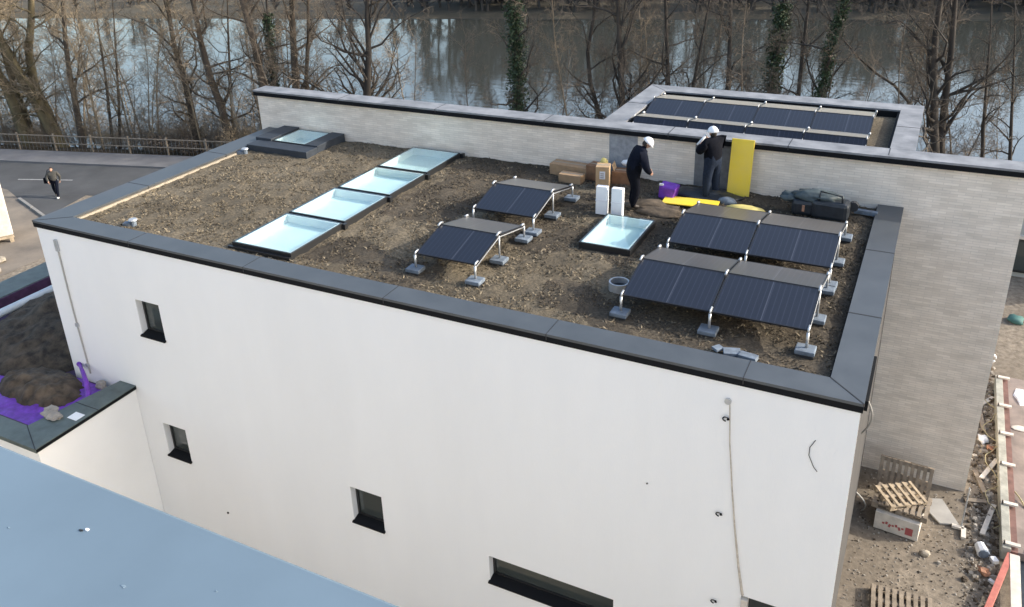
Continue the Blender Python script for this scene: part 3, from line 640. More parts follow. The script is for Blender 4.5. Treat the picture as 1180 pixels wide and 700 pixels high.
# ------------------------------------------------------------------ people
def skin(verts, rad, edges, root=0, sub=1):
    me = bpy.data.meshes.new('skin'); me.from_pydata(verts, edges, []); o = bpy.data.objects.new('skin', me); COL.objects.link(o)
    m = o.modifiers.new('s','SKIN'); m.use_smooth_shade = True
    for i, sv in enumerate(me.skin_vertices[0].data):
        r = rad[i]; sv.radius = r if isinstance(r, tuple) else (r,r); sv.use_root = (i == root)
    s = o.modifiers.new('d','SUBSURF'); s.levels = sub; s.render_levels = sub
    dg = bpy.context.evaluated_depsgraph_get(); ev = o.evaluated_get(dg)
    m2 = bpy.data.meshes.new_from_object(ev, depsgraph=dg)
    vs = [tuple(v.co) for v in m2.vertices]; fs = [tuple(p.vertices) for p in m2.polygons]
    bpy.data.objects.remove(o); bpy.data.meshes.remove(m2)
    return vs, fs
def person(label, loc, rz, J, mats, helmet=True, bulk=1.0, coat=False, group=None):
    """J: joint name -> point, facing +X, feet at z 0.  mats = torso, legs"""
    t = thing('person', label, 'person', loc, rz, group, world=False)
    names = ['pelvis','spine','chest','neck','skull']
    V = []; Rr = []; E = []; ix = {}
    def add(n, r, par=None):
        ix[n] = len(V); V.append(J[n]); Rr.append(tuple(q*bulk for q in r) if isinstance(r, tuple) else r*bulk)
        if par: E.append((ix[par], ix[n]))
    add('pelvis',(.2,.235)); add('spine',(.2,.235),'pelvis'); add('chest',(.2,.25),'spine'); add('neck',(.07,.07),'chest'); add('skull',(.07,.07),'neck')
    for s in 'lr':
        add('sh'+s,.135,'chest'); add('el'+s,.11,'sh'+s); add('wr'+s,.075,'el'+s); add('palm'+s,(.045,.028),'wr'+s)
        add('hip'+s,.15 if not coat else .19,'pelvis'); add('kn'+s,.12 if not coat else .165,'hip'+s); add('an'+s,.09,'kn'+s); add('toe'+s,(.045,.05),'an'+s)
    mb = MB(); vs, fs = skin(V, Rr, E); 
    seg = [('pelvis','chest',0),('chest','neck',0),('neck','skull',0)]
    for s in 'lr': seg += [('chest','sh'+s,0),('sh'+s,'el'+s,0),('el'+s,'wr'+s,0),('wr'+s,'palm'+s,2),('pelvis','hip'+s,0 if coat else 1),('hip'+s,'kn'+s,0 if coat else 1),('kn'+s,'an'+s,1),('an'+s,'toe'+s,3)]
    segs = [(Vector(J[a]),Vector(J[b]),k) for a,b,k in seg]
    b0 = len(mb.v); mb.v += vs
    for f in fs:
        c = sum((Vector(vs[i]) for i in f), Vector())/len(f); best = 9; bm_ = 0
        for a,b,k in segs:
            ab = b-a; u = max(0,min(1,(c-a).dot(ab)/max(1e-9,ab.length_squared))); dd = (a+ab*u-c).length
            if dd < best: best = dd; bm_ = k
        if bm_ == 3 and c.z > .13: bm_ = 1
        mb.f.append(tuple(f)); mb.m.append(bm_)
    # head
    h = Vector(J['head']); F = (Vector(J['look'])-h).normalized(); Z = Vector((0,0,1)); Y = Z.cross(F).normalized(); Z = F.cross(Y)
    mb.cur = 2
    bm = bmesh.new(); bmesh.ops.create_icosphere(bm, subdivisions=3, radius=1)
    hv = []
    for v in bm.verts:
        x,y,z = v.co; x *= .098; y *= .078*(1-.12*max(0,-z)); z *= .118
        if z < -.03: x += .012 if x > 0 else -.004
        if x > .07 and abs(y) < .022 and -.03 < z < .02: x += .02
        hv.append(h + F*x + Y*y + Z*z)
    for f in bm.faces:
        c = f.calc_center_median(); mb.cur = 4 if c.x < .25 and c.z > -.75 else 2
        mb.f.append(tuple(v.index+len(mb.v) for v in f.verts)); mb.m.append(mb.cur)
    mb.v += [tuple(q) for q in hv]; bm.free(); mb.cur = 2
    mb.blob(tuple(h+Y*.08-Z*.005),(.016,.012,.03),1,0); mb.blob(tuple(h-Y*.08-Z*.005),(.016,.012,.03),1,0)
    mb.cur = 4
    for s in (1,-1): mb.blob(tuple(h+F*.09+Y*(.03*s)+Z*.012),(.01,.012,.007),1,0)
    mb.blob(tuple(h+F*.09-Z*.055),(.008,.022,.006),1,0)
    # fingers
    mb.cur = 2
    for s in 'lr':
        p = Vector(J['palm'+s]); wv = Vector(J['wr'+s]); D = (p-wv).normalized(); side = D.cross(Vector(J.get('pn'+s,(0,1 if s=='l' else -1,.2)))).normalized(); N_ = side.cross(D)
        for k, (o, ln) in enumerate(((-.03,.07),(-.01,.08),(.01,.075),(.03,.058))):
            a = p + side*o; b = a + D*ln*.5 - N_*.006; c = b + D*ln*.3 - N_*.03; e = c + D*ln*.1 - N_*.03
            mb.tube([a,b,c,e], [.0105,.010,.009,.007], 6)
        a = wv + D*.03 - side*.025; mb.tube([a, a-side*.03+D*.03-N_*.01, a-side*.03+D*.06-N_*.025], [.013,.011,.008], 6)
    mb.build('body', [mats[0], mats[1], M['skin'], M['boot'], M['hair']], t, smooth=True)
    hd = MB(); bm = bmesh.new(); bmesh.ops.create_uvsphere(bm, u_segments=20, v_segments=12, radius=1)
    hv = []
    for v in bm.verts:
        x,y,z = v.co
        if helmet:
            if z < 0: z *= .12
            xx = x*.14*(1.0 if z > .05 else 1.05); yy = y*.12; zz = z*.14 + .025
            if z <= .0 and x > .3: xx += .045*x
        else:
            xx = x*.108-.012; yy = y*.086; zz = z*.125+.012
            if x > .25 and z < .35: xx = .0
        hv.append(h + F*xx + Y*yy + Z*zz)
    hd.add(hv, [tuple(v.index for v in f.verts) for f in bm.faces]); bm.free()
    hd.build('helmet' if helmet else 'hair', M['helmet'] if helmet else M['hair'], t, smooth=True)
    return t
def pose(**k):
    J = dict(pelvis=(0,0,.95),spine=(0,0,1.13),chest=(.01,0,1.34),neck=(.02,0,1.5),skull=(.03,0,1.58),head=(.045,0,1.63),look=(1,0,1.6),
        shl=(.0,.19,1.42),ell=(0,.25,1.14),wrl=(.08,.25,.9),palml=(.1,.25,.83),shr=(.0,-.19,1.42),elr=(0,-.25,1.14),wrr=(.08,-.25,.9),palmr=(.1,-.25,.83),
        hipl=(0,.1,.9),knl=(.02,.11,.5),anl=(-.02,.12,.09),toel=(.16,.14,.05),hipr=(0,-.1,.9),knr=(.02,-.11,.5),anr=(-.02,-.12,.09),toer=(.16,-.14,.05))
    J.update(k)
    for n_, sc_ in (('sh',1.2),('el',1.3),('hip',1.15),('kn',1.2),('an',1.15)):
        for q_ in 'lr':
            p_ = J[n_+q_]; J[n_+q_] = (p_[0], p_[1]*sc_, p_[2])
    return J
# worker bending slightly over a tool, facing right
person('worker in dark clothes and white helmet bending forward beside the cardboard boxes', (-5.98,18.2,RZ), R(38),
    pose(pelvis=(-.1,0,.93),spine=(-.06,0,1.1),chest=(.07,0,1.32),neck=(.16,0,1.46),skull=(.2,0,1.53),head=(.24,0,1.57),look=(1,-.15,.8),
         shl=(.08,.19,1.38),ell=(.12,.26,1.1),wrl=(.3,.14,.93),palml=(.36,.1,.88),shr=(.08,-.19,1.38),elr=(.1,-.27,1.1),wrr=(.27,-.16,.9),palmr=(.33,-.13,.85),
         hipl=(-.1,.1,.88),hipr=(-.1,-.1,.88),knl=(.02,.09,.5),anl=(-.07,.1,.09),toel=(.11,.12,.05),knr=(-.02,-.09,.49),anr=(-.12,-.1,.09),toer=(.06,-.12,.05)), (M['navy'],M['black']), bulk=.9)
# standing worker, looks left, phone raised
person('worker in dark coat and white helmet standing upright, holding up a white tube', (-4.5,19.5,RZ), R(150),
    pose(look=(1,.0,1.45), head=(.06,0,1.62), shr=(.02,-.19,1.42),elr=(.16,-.26,1.2),wrr=(.3,-.12,1.36),palmr=(.33,-.08,1.42),
         shl=(.02,.19,1.42),ell=(.16,.27,1.18),wrl=(.3,.15,1.27),palml=(.34,.1,1.31),
         anl=(-.02,.17,.09),toel=(.15,.19,.05),knl=(.01,.14,.5)), (M['black'],M['jeans']), bulk=.95)
t = thing('white_tube', 'short white tube held up by the standing worker', 'tube', (-4.82,19.5,1.2))
q = MB(); q.tube([(-4.93,19.6,1.14),(-4.76,19.68,1.36)], .032, 10); q.build('tube_body', M['white'], t, smooth=True)
q = MB(); q.tube([(-4.757,19.681,1.364),(-4.743,19.688,1.382)], .036, 10); q.build('tube_cap', M['galv'], t)
# pedestrian on the road at the far left
ped = person('pedestrian in grey jacket and dark trousers walking across the road at the far left', (-39.1,25.8,-7.3), R(-55),
    pose(knl=(.16,.1,.52),anl=(.26,.11,.1),toel=(.42,.12,.09),knr=(-.02,-.1,.5),anr=(-.22,-.11,.12),toer=(-.08,-.12,.05),
         ell=(-.12,.24,1.15),wrl=(-.14,.24,.9),palml=(-.14,.24,.83),elr=(.06,-.25,1.15),wrr=(.2,-.22,.96),palmr=(.25,-.2,.92)), (M['greyjacket'],M['navy']), helmet=False, bulk=.72); ped.scale = (.92,.92,.92)
q = MB(); q.blob((.3,.12,.07),(.14,.06,.07),2,.1,2); q.build('shoe', M['white'], ped, smooth=True)
t = thing('shoulder_bag', 'dark shoulder bag carried by the pedestrian on the road', 'bag', (-39.35,25.65,-6.35))
q = MB(); q.obox((-39.35,25.62,-6.38),(.34,.14,.3),Matrix.Rotation(.5,3,'Z')); q.build('bag_body', M['black'], t, bevel=.03)
q = MB(); q.tube([(-39.45,25.6,-6.23),(-39.3,25.72,-5.85),(-39.22,25.78,-5.82)], .015, 6); q.build('strap', M['black'], t)

# ------------------------------------------------------------------ low annex at the left
an = thing('low_annex', 'low white annex with dark green roof edge in front of the white building, left', 'building', (-20,12,-7.3))
b = MB(); X1 = -16.68; Y0 = 9.05; ZT = -4.2; XA = -25.4
b.quad((X1,Y0,-10.7),(X1,11.755,-10.7),(X1,11.755,ZT),(X1,Y0,ZT)); b.quad((XA,Y0,-7.4),(X1,Y0,-7.4),(X1,Y0,ZT),(XA,Y0,ZT)); b.quad((XA,Y0,-7.4),(XA,Y0,ZT),(XA,17.6,ZT),(XA,17.6,-7.4)); b.quad((XA,17.6,-7.4),(XA,17.6,ZT),(-18.96,17.6,ZT),(-18.96,17.6,-7.4))
b.build('wall', M['render_low'], an)
c = MB(); c.prism([(X1+.05,11.75),(X1-.5,11.75),(X1-.95,9.5),(X1+.05,8.98)], -4.19,-4.08)
c.prism([(X1+.05,8.98),(X1-.95,9.503),(XA+.95,9.503),(XA-.06,8.98)], -4.19,-4.079); c.prism([(XA-.06,8.98),(XA+.95,9.506),(XA+1.0,17.6),(XA-.06,17.6)], -4.19,-4.081)
c.build('coping', M['greencop'], an, bevel=.006)
joint(lambda q: q.obox((X1-.45,9.24,-4.077),(1.13,.02,.012),Matrix.Rotation(math.atan2(.523,-1.0),3,'Z')), an)
joint(lambda q: q.box(X1-.72,X1+.052,10.62,10.64,-4.12,-4.076), an)
c = MB(); c.box(X1+.052,X1+.06,8.99,11.74,-4.17,-4.1); c.build('drip_edge', M['fascia'], an)
c = MB(); c.quad((XA+.4,9.3,-4.42),(X1-.3,9.3,-4.42),(X1-.3,11.74,-4.42),(XA+.4,11.74,-4.42)); c.quad((XA+.4,11.74,-4.42),(WX0-.02,11.74,-4.42),(WX0-.02,17.6,-4.42),(XA+.4,17.6,-4.42)); c.build('roof', M['plum'], an)
sh = heap_sheet = MB()
for j in range(25):
    for i in range(41):
        x = -21.2+i*.105; y = 9.58+j*.088; sh.v.append((x,y,-4.385+.05*noise.noise(Vector((x*1.8,y*1.8,4)))+.03*noise.noise(Vector((x*5,y*5,1)))))
for j in range(24):
    for i in range(40):
        q_ = j*41+i; sh.f.append((q_,q_+1,q_+42,q_+41)); sh.m.append(0)
tag(sh.build('purple_sheeting', M['purple'], smooth=True), 'loose purple sheeting spread on the low annex roof under the brown soil', 'sheeting')
c = MB(); c.box(XA+1.003,XA+1.05,9.52,17.55,-4.5,-4.1); c.box(XA+1.05,X1-1.0,9.508,9.55,-4.5,-4.1); c.build('upstand', M['plum'], an)
c = MB(); c.box(X1-.35,X1-.04,10.1,10.35,-4.077,-4.07); c.build('paper_label', M['white'], an)
t = thing('white_pipe', 'pale pipe lying along the left edge of the low annex roof', 'pipe', (-23.6,13.2,-4.3))
q = MB(); q.tube([(-23.5,9.8,-4.1),(-23.5,13.0,-4.1),(-23.45,17.3,-4.1)], .12, 12); q.build('barrel', M['pipe'], t, smooth=True)
q = MB()
for y in (10.5,13.3,15.9): q.box(-23.72,-23.36,y-.06,y+.06,-4.42,-4.28)
q.build('support', M['ballast'], t)
def heap(name, label, cat, m, cx, cy, rx, ry, h, z, seed, clipx=None):
    n = 46; mb = MB()
    for j in range(n+1):
        for i in range(n+1):
            a, b_ = i/n*2-1, j/n*2-1; r = math.hypot(a,b_); x = cx+a*rx; y = cy+b_*ry
            k = max(0, 1-r**2.2)*h*(1+.5*noise.noise(Vector((x*.9,y*.9,seed)))) + .12*noise.noise(Vector((x*2.6,y*2.6,seed+3))) + .07*noise.noise(Vector((x*7,y*7,seed+5))) if r < 1 else -.12
            mb.v.append((x,y,z+k))
    for j in range(n):
        for i in range(n): q_ = j*(n+1)+i; mb.f.append((q_,q_+1,q_+n+2,q_+n+1)); mb.m.append(0)
    return tag(mb.build(name, m, smooth=True), label, cat)
heap('soil_heap', 'large dark soil heap on the low annex roof', 'soil', M['soil'], -21.2,14.0,2.6,3.2,.75,-4.40,2)
heap('soil_heap', 'smaller brown soil heap on purple sheeting by the annex roof edge', 'soil', M['soil2'], -19.3,11.0,1.4,.75,.36,-4.40,4)
t = thing('purple_hose', 'purple drainage hose bent over the annex roof by the white wall', 'hose', (-17.9,11.4,-4.4))
q = MB(); q.tube([(-18.6,11.72,-3.95),(-18.2,11.5,-3.93),(-17.85,11.3,-4.05),(-17.6,11.1,-4.3),(-17.55,10.9,-4.4)], [.04,.05,.06,.07,.06], 8); q.build('hose_body', M['purple'], t, smooth=True)
q = MB(); q.tube([(-18.66,11.74,-3.96),(-18.58,11.71,-3.95)], .06, 10); q.build('collar', M['purple'], t, smooth=True)
q = MB(); q.blob((-17.4,10.0,-4.05),(.3,.15,.05),3,.45,3,3); q.blob((-17.65,10.15,-4.06),(.2,.14,.05),3,.45,9,3); tag(q.build('rubble_pile', M['stone'], smooth=False),'small pile of pale rubble on the green annex roof edge','rubble')
q = MB(); q.blob((-17.75,11.6,-4.3),(.16,.1,.14),2,.5,9); tag(q.build('stone_lump', M['stone']),'stone lump at the foot of the white wall beside the purple hose','stone')
q = MB(); q.obox((-20.3,9.62,-4.02),(1.1,.12,.06),Matrix.Rotation(.03,3,'Z')); tag(q.build('white_batten', M['white'], bevel=.006),'white batten lying on the annex roof beside its front edge','batten')

# ------------------------------------------------------------------ photographer's own building (foreground parapet)
fb = thing('foreground_building', 'foreground building with a broad pale blue metal parapet cap', 'building', (-4,-6,-7.3))
c = MB(); c.box(-26,7,.42,.985,6.12,6.2); c.build('coping', M['bluemetal'], fb, bevel=.008)
c = MB(); c.box(-25.95,6.95,-12,.95,-7.5,6.118-1.0); c.box(-25.95,6.95,.46,.95,5.118,6.119); c.build('wall', M['facade'], fb)
for x,y,r,sd in ((-1.67,.80,.004,2),(-1.30,.79,.006,3),(-1.12,.86,.003,5)):
    q = MB(); q.blob((x,y,6.2005),(r,r*.5,.0012),2,.9,sd,3); q.build('scuff_mark', M['scuff'], fb)
t = thing('bird_dropping', 'small dark and white droppings on the pale blue parapet cap', 'droppings', (-1.9,.9,6.2))
q = MB(); q.blob((-1.515,.862,6.201),(.006,.003,.0025),2,.5,2); q.build('dark_bit', M['dark'], t)
q = MB(); q.blob((-1.505,.869,6.201),(.006,.004,.002),2,.5,5); q.build('white_bit', M['white'], t)

# ------------------------------------------------------------------ building site on the ground at the right
GZ = -7.3
def pallet(name, label, loc, rot, m, group=None, half=False):
    t = bpy.data.objects.new(name, None); COL.objects.link(t); t.location = loc; t.rotation_euler = rot; tag(t, label, 'pallet', group)
    L_, W_ = 1.2, .8
    for k in range(9 if not half else 6):
        x = -L_/2 + .05 + k*(L_-.1)/(8 if not half else 5)
        b = MB(); b.box(x-.042,x+.042,-W_/2,W_/2,.122,.144); b.build('slat', m, t)
    for y in (-W_/2+.05,0,W_/2-.05):
        b = MB(); b.box(-L_/2,L_/2,y-.05,y+.05,.1,.121)
        for x in (-L_/2+.07,0,L_/2-.07): b.box(x-.07,x+.07,y-.049,y+.049,.022,.0995)
        b.box(-L_/2,L_/2,y-.05,y+.05,0,.0215); b.build('bearer', m, t)
    return t
t = thing('printed_crate', 'white box with red printing under a pallet stack by the brick wall', 'box', (.72,18.35,GZ), R(-6), world=False)
b = MB(); b.box(-.48,.48,-.46,.5,.02,.5); b.build('body', M['offwhite'], t, bevel=.01)
b = MB()
for i in range(7): b.obox((-.28+.07*i,-.4635,.24+.03*math.sin(i*2.1)),(.05,.004,.05+.02*(i%3)),Matrix.Rotation(.3*math.sin(i),3,'Y'))
b.build('print', M['redink'], t)
b = MB(); b.obox((.28,-.4635,.22),(.16,.005,.2)); b.build('red_mark', M['redink'], t)
pallet('wooden_pallet', 'wooden pallet lying flat on the printed white box', (.72,18.4,GZ+.51), (0,0,R(-6)), M['oldwood'], 'wooden pallets')
pallet('wooden_pallet', 'light wooden pallet lying skewed on top of the stack', (.66,18.45,GZ+.65), (R(6),R(3),R(38)), M['wood'], 'wooden pallets', half=True).scale = (.8,.85,1)
pallet('wooden_pallet', 'wooden pallet standing upright behind the stack against the brick wall', (.72,19.35,GZ+.62), (R(68),0,R(-3)), M['oldwood'], 'wooden pallets')
pallet('wooden_pallet', 'wooden pallet at the lower right, cut by the bottom edge of the picture', (.95,15.6,GZ+.02), (0,0,R(4)), M['oldwood'], 'wooden pallets')
b = MB(); b.prism([(1.29,19.5),(1.18,19.2),(1.6,18.68),(2.0,18.82),(1.62,19.62)], GZ+.02, GZ+.06); tag(b.build('cement_board', M['board'], bevel=.004), 'grey cut cement board lying right of the pallet stack', 'board')
t = thing('edge_beam', 'long concrete edge beam with steel clamps bordering the brown deck', 'beam', (3.0,22,GZ))
b = MB(); b.box(2.84,3.02,18.1,25.8,GZ-.1,GZ+.32); b.build('beam_body', M['concrete'], t, bevel=.01)
b = MB(); b.box(3.023,3.16,18.1,25.75,GZ-.1,GZ+.27); b.build('steel_angle', M['rust'], t)
for y in (18.25,19.7,21.3,22.7,24.1,25.65):
    b = MB(); b.box(2.86,3.2,y-.05,y+.05,GZ+.325,GZ+.37); b.box(2.85,2.895,y-.05,y+.05,GZ+.1,GZ+.37); b.build('clamp', M['offwhite'], t)
b = MB(); b.box(3.165,9,18.2,26,GZ+.0,GZ+.2); tag(b.build('timber_deck', M['deck'], bevel=.01), 'dusty grey brown deck at the right edge behind the concrete beam', 'deck')
b = MB(); b.blob((3.55,25.0,GZ+.22),(.25,.4,.03),2,.6,3); b.blob((3.9,24.2,GZ+.22),(.2,.3,.03),2,.6,5); tag(b.build('paper_scraps', M['white']), 'white scraps lying on the brown deck', 'scraps')
b = MB(); b.blob((3.42,23.3,GZ+.22),(.22,.12,.03),2,.4,7); tag(b.build('plastic_scrap', M['offwhite']), 'single pale scrap by the beam clamp on the deck edge', 'scrap')
t = thing('red_plank', 'red painted plank on the ground at the lower right corner', 'plank', (2.75,17,GZ))
b = MB(); b.obox((2.78,17.1,GZ+.2),(.13,2.0,.08),Matrix.Rotation(R(-14),3,'Z')); b.build('plank_body', M['red'], t, bevel=.006)
t = thing('white_plank', 'dusty white plank beside the red plank at the lower right corner', 'plank', (3.05,17,GZ))
b = MB(); b.obox((3.08,17.05,GZ+.22),(.2,2.0,.06),Matrix.Rotation(R(-1),3,'Z')); b.build('plank_body', M['offwhite'], t, bevel=.006)
b = MB(); b.box(3.22,6,14.5,18.15,GZ-.3,GZ+.03); tag(b.build('dark_sheet', M['tarp']), 'black sheet on the ground beyond the white plank', 'sheet')
t = thing('paint_tub', 'dented white and grey tub lying on the rubble beside the beam', 'tub', (2.5,18.05,GZ+.12))
b = MB(); b.tube([(2.42,18.2,GZ+.13),(2.5,17.95,GZ+.12)], [.11,.135], 9); b.build('tub_body', M['white'], t, smooth=False)
b = MB(); b.tube([(2.503,17.945,GZ+.12),(2.51,17.92,GZ+.119)], .11, 9); b.build('opening', M['ballast'], t)
b = MB(); b.blob((2.5,17.42,GZ+.08),(.13,.09,.09),2,.8,5,3); tag(b.build('clay_pot', M['orange']), 'broken orange clay lump below the white tub', 'clay')
b = MB(); b.obox((2.7,17.18,GZ+.05),(.22,.09,.06),Matrix.Rotation(-.6,3,'Z')); tag(b.build('white_offcut', M['white'],bevel=.01), 'white offcut beside the orange clay lump', 'offcut')
b = MB(); b.obox((2.72,17.9,GZ+.06),(.14,.16,.1),Matrix.Rotation(.5,3,'Z')); tag(b.build('white_block', M['white'],bevel=.015), 'small white block right of the tub', 'block')
b = MB(); b.blob((1.32,17.5,GZ+.05),(.12,.09,.08),2,.35,5); tag(b.build('pale_stone', M['edge']), 'pale yellow stone in front of the printed white box', 'stone')
t = thing('clothes_post', 'thin metal post standing on the ground right of the grey board', 'post', (2.05,19.0,GZ))
b = MB(); b.tube([(2.05,18.75,GZ+.03),(2.05,18.75,GZ+1.2)], .018, 8); b.build('upright', M['galv'], t)
b = MB(); b.obox((1.98,18.72,GZ+.05),(.25,.1,.06)); b.obox((2.1,18.55,GZ+.05),(.1,.35,.06)); b.build('foot', M['offwhite'], t)
t = thing('yellow_rope', 'yellowish rope lying along the left side of the concrete beam', 'rope', (2.75,22,GZ))
pts = [(2.7+.16*math.sin(i*.9)+.1*noise.noise(Vector((i*.7,0,0))), 18.9+i*.22, GZ+.1+.04+.04*math.sin(i*.6)) for i in [j/4 for j in range(112)]]
b = MB(); b.tube(pts, .012, 6); b.build('rope_body', M['rope'], t, smooth=True)
pts = [(3.35+.25*math.sin(i*.25), 18.2+i*.14, GZ+.23+.03*math.sin(i)) for i in [j/3 for j in range(48)]]
t = thing('yellow_rope', 'yellowish rope curling over the brown deck at the right edge', 'rope', (3.4,19,GZ))
b = MB(); b.tube(pts, .018, 6); b.build('rope_body', M['rope'], t, smooth=True)
b = MB(); b.blob((2.52,22.6,GZ+.06),(.13,.2,.06),2,.9,4,3); tag(b.build('white_rag', M['white'],smooth=True), 'white rag between the brick wall corner and the beam', 'rag')
b = MB(); b.blob((2.70,22.3,GZ+.05),(.1,.14,.05),2,.9,14,3); tag(b.build('orange_rag', M['orange'],smooth=True), 'orange brown rag next to the white rag by the beam', 'rag')
for k,(x,y,l,a_,z_) in enumerate(((2.62,19.3,1.3,78,.05),(2.45,20.7,.9,104,.05),(2.66,21.3,1.1,70,.09),(2.5,23.6,1.2,95,.06),(2.62,24.6,.8,60,.05),(2.35,19.9,.5,20,.04))):
    b = MB(); b.obox((0,0,0),(l,.11,.035)); o = b.build('scrap_plank', M['oldwood' if k%2 else 'offwhite'], bevel=.003)
    o.location = (x,y,GZ+z_); o.rotation_euler = (R(3*k-7),R(2),R(a_))
    tag(o, ['longest pale plank lying against the near end of the concrete beam','grey plank lying on rubble left of the beam, second from the near end','pale plank tilted on the rubble midway along the beam','grey plank on the rubble near the far rags','pale short plank near the far end of the beam','short grey offcut nearest the brick wall corner'][k], 'plank', 'scrap planks along the beam')
# stones and rubble: uncountable
rb = MB()
for i in range(4200):
    x = random.uniform(-.2,2.84) if i < 2600 else random.uniform(2.1,2.84); y = random.uniform(13,27)
    if y > 20.1 and x < 2.2: continue
    big = random.random() < (.2 if x > 2.15 else .015); r = random.uniform(.03,.1) if big else random.uniform(.01,.032)
    rb.cur = 0 if random.random() < .55 else 1
    c = (x,y,GZ+r*.3); b = len(rb.v); k = 5
    a0 = random.random()*6
    for j in range(k): a = a0+2*PI*j/k; rr = r*random.uniform(.7,1.2); rb.v.append((x+rr*math.cos(a),y+rr*math.sin(a),GZ-.01))
    for j in range(k): a = a0+2*PI*j/k; rr = r*random.uniform(.4,.8); rb.v.append((x+rr*math.cos(a),y+rr*math.sin(a),GZ+r*random.uniform(.5,.9)))
    for j in range(k): rb.f.append((b+j,b+(j+1)%k,b+k+(j+1)%k,b+k+j)); rb.m.append(rb.cur)
    rb.f.append(tuple(b+k+j for j in range(k))); rb.m.append(rb.cur)
tag(rb.build('rubble', [M['stone'],M['soil2']]), 'loose stones and rubble scattered over the site ground', 'rubble', kind='stuff')
# site cabin far right
t = thing('site_cabin', 'grey site cabin with dark window beyond the right end of the brick wall', 'cabin', (6,35,GZ))
b = MB(); b.box(3.2,9.5,34.0,36.6,GZ,-4.0); b.build('wall', M['cabin'], t)
b = MB(); b.box(3.1,9.6,33.9,36.7,-3.99,-3.8); b.build('roof', M['zinc'], t)
b = MB(); b.box(3.25,6.5,33.93,33.995,-7.1,-5.75); w_ = b.build('window', M['dark'], t)
b = MB(); b.box(3.3,6.4,33.905,33.927,-7.0,-5.85); o = b.build('pane', M['pane']); o.data.transform(Matrix.Translation(-Vector((6,35,GZ)))); o.parent = w_
b = MB(); b.box(3.15,6.6,33.85,33.99,-5.74,-5.62); b.build('ledge', M['offwhite'], t)
b = MB(); b.blob((3.55,30.2,GZ+.1),(.25,.3,.12),2,.6,4); tag(b.build('teal_sack', M['teal'],smooth=True), 'teal sack on the ground before the grey cabin', 'sack')
b = MB(); b.tube([(2.75+.12*math.cos(2*PI*i/12),26.8,GZ+.3+.14*math.sin(2*PI*i/12)) for i in range(12)], .03, 6); tag(b.build('coiled_cable', M['white'],smooth=True), 'white coiled cable beside the end of the brick wall', 'cable')
# big wrapped load on its pallet, far left
t = thing('wrapped_load', 'tall white wrapped load on a wooden pallet at the left edge', 'load', (-37.2,21.2,GZ), 0)
LA, LB, LC, LD = (-36.9,19.4), (-35.86,21.17), (-37.3,21.86), (-38.3,20.1)
b = MB(); b.add([(*LA,GZ+.3),(*LB,GZ+.3),(*LC,GZ+.3),(*LD,GZ+.3)]+[(x*.997-.11+.03*k,y*.996+.09,GZ+2.85+.03*k) for k,(x,y) in enumerate((LA,LB,LC,LD))],[(3,2,1,0),(4,5,6,7),(0,1,5,4),(1,2,6,5),(2,3,7,6),(3,0,4,7)])
b.build('wrapping', M['offwhite'], t, bevel=.06)
for k in range(3):
    b = MB(); a = k/2; p0 = Vector((*LA,0)).lerp(Vector((*LD,0)),a); p1 = Vector((*LB,0)).lerp(Vector((*LC,0)),a)
    d = p1-p0; b.obox(((p0+p1)/2+Vector((0,0,GZ+.25))),(d.length,.14,.08),Matrix.Rotation(math.atan2(d.y,d.x),3,'Z'))
    for f_ in (.06,.5,.94): b.obox(p0.lerp(p1,f_)+Vector((0,0,GZ+.11)),(.16,.14,.2),Matrix.Rotation(math.atan2(d.y,d.x),3,'Z'))
    b.build('bearer', M['wood'], t)
for k,(x,y) in enumerate(((-34.4,19.4),(-33.6,18.6))):
    b = MB(); b.blob((x,y,GZ+.1),(.35,.25,.15),2,.4,k); tag(b.build('pale_stone', M['edge']), ('larger pale stone on the sandy yard by the wrapped load','smaller pale stone on the sandy yard towards the white wall')[k], 'stone')

# ------------------------------------------------------------------ lamp post, fence
lp = Vector((-37.2,36.78,gz(44.9)))
t = thing('lamp_post', 'slim pale lamp post between the trees behind the road', 'lamp post', lp)
b = MB(); b.tube([lp, lp+Vector((.02,0,2.5)), lp+Vector((.05,0,4.9))], [.085,.075,.06], 10); b.build('pole', M['offwhite'], t, smooth=True)
b = MB(); b.obox(lp+Vector((-.12,-.1,4.95)),(.55,.22,.12)); b.build('lamp_head', M['offwhite'], t, bevel=.02)
t = thing('roadside_fence', 'low post and rail fence between the pavement and the river bank trees', 'fence', P(-45,41.9))
for k in range(24):
    tt = -82 + k*2.5
    b = MB(); x,y,z = P(tt,41.9,-7.3); b.box(x-.045,x+.045,y-.045,y+.045,-7.35,-6.25); b.build('post', M['oldwood'], t)
for z in (-6.38,-6.85):
    b = MB(); b.tube([P(-83,41.85,z), P(-60,41.85,z+.03), P(-25,41.85,z)], .035, 6); b.build('rail', M['oldwood'], t)
b = MB()
for k in range(220): 
    tt = -82 + k*.26; b.tube([P(tt,41.93,-7.3), P(tt+.02,41.93,-6.4)], .006, 3)
b.build('wire_mesh', M['galv'], t)

